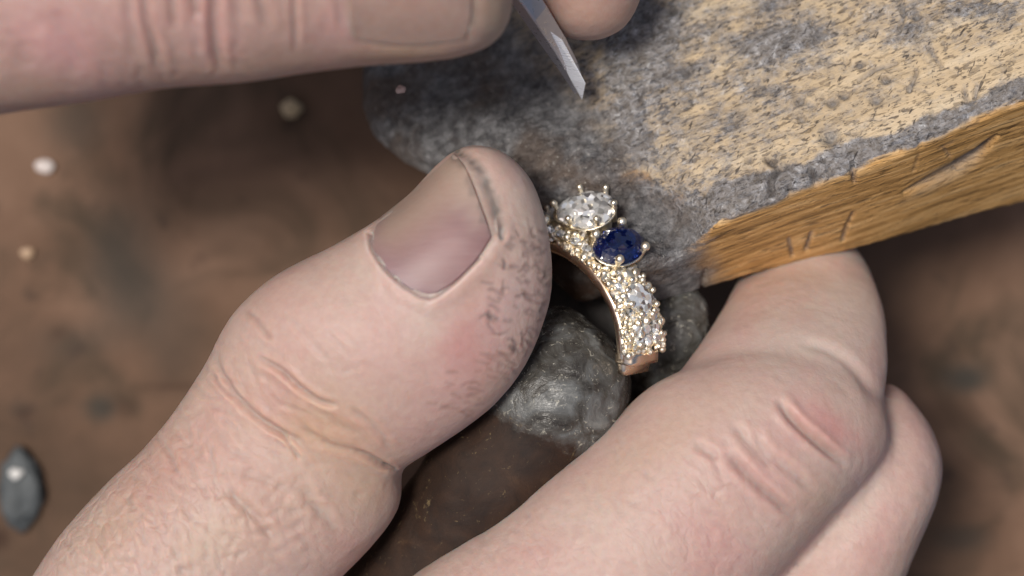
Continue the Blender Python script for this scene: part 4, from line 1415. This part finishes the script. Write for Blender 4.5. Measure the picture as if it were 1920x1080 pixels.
for dg, a, r, s in beads:
    nug = r_.random() < 0.6
    o = bpy.data.objects.new('nugget' if nug else 'bead', bm1 if nug else bm0)
    if nug:
        s *= 1.25
        o.rotation_euler = (r_.uniform(0, 6), r_.uniform(0, 6), r_.uniform(0, 6))
    p = (rp(dg + r_.gauss(0, .4), r, a + r_.gauss(0, .06)) - RC) * MM
    o.location = tuple(p)
    s *= r_.uniform(.8, 1.15)
    o.scale = (s * r_.uniform(.8, 1.3), s * r_.uniform(.8, 1.3), s)
    COL.objects.link(o)
    o.parent = ring_root

# ------------------------------------------------------------------ crumbs on the bench
def crumb(px, py, z, r, label, colr, rough=0.4, metallic=0.0, squash=(1.15, .9, .45), seed=0, cat='bead', name='stone_chip'):
    c = m3(px, py, z)
    t = NT(name + '_material')
    n = t.noise(t.coord(), 500, 3)
    t.set(Base_Color=t.ramp(n, [(0.3, tuple(q * .75 for q in colr)), (0.7, colr)]), Roughness=rough, Metallic=metallic, Specular_IOR_Level=0.25)
    V, Fc = [], []
    NU, NV = 18, 26
    for i in range(NU + 1):
        for k in range(NV):
            p, th = math.pi * i / NU, 2 * math.pi * k / NV
            V.append([math.sin(p) * math.cos(th), math.sin(p) * math.sin(th), math.cos(p)])
    V = np.array(V)
    V = V * (1 + (0.9 if r > 2 else 0.65) * fbm(V + seed * 3.1, 0.75, 3, seed))[:, None] * np.array(squash) * r + c
    for i in range(NU):
        for k in range(NV):
            k2 = (k + 1) % NV
            Fc.append((i * NV + k, (i + 1) * NV + k, (i + 1) * NV + k2, i * NV + k2))
    o = link(name, mesh(name, V, Fc), t.m, org=tuple(c - np.array([0, 0, r * squash[2]])))
    return tag(o, label, cat, 'chips and scraps lying about the bench')
crumb(83, 312, BENCH + .6, 0.75, 'small pale chip on the bench below the upper hand, brightest of the specks', srgb(226, 214, 208), seed=1, cat='chip')
crumb(52, 475, BENCH + .5, 0.55, 'tiny tan chip on the bench at the left edge', srgb(190, 160, 130), seed=2, cat='chip')
crumb(545, 203, BENCH + .8, 0.95, 'dull chip on the bench in the shadow under the upper hand', srgb(200, 176, 140), seed=3, cat='chip')
crumb(38, 922, BENCH + 1.0, 2.2, 'dark grey metal scrap lying on the bench at the left edge', srgb(84, 88, 90), .62, .1, (.95, 1.6, .35), 4, 'metal scrap', 'metal_scrap')
crumb(30, 888, BENCH + 1.9, 0.6, 'white lump standing in for the highlight on the dark metal scrap', srgb(232, 230, 226), seed=5, cat='grain', name='scrap_highlight')  # white lump added to play the highlight on the scrap
crumb(751, 168, -8.6, 0.4, 'pale pink grain on the dark tongue of the bench pin', srgb(206, 180, 172), seed=6, cat='grain', name='stone_grain')
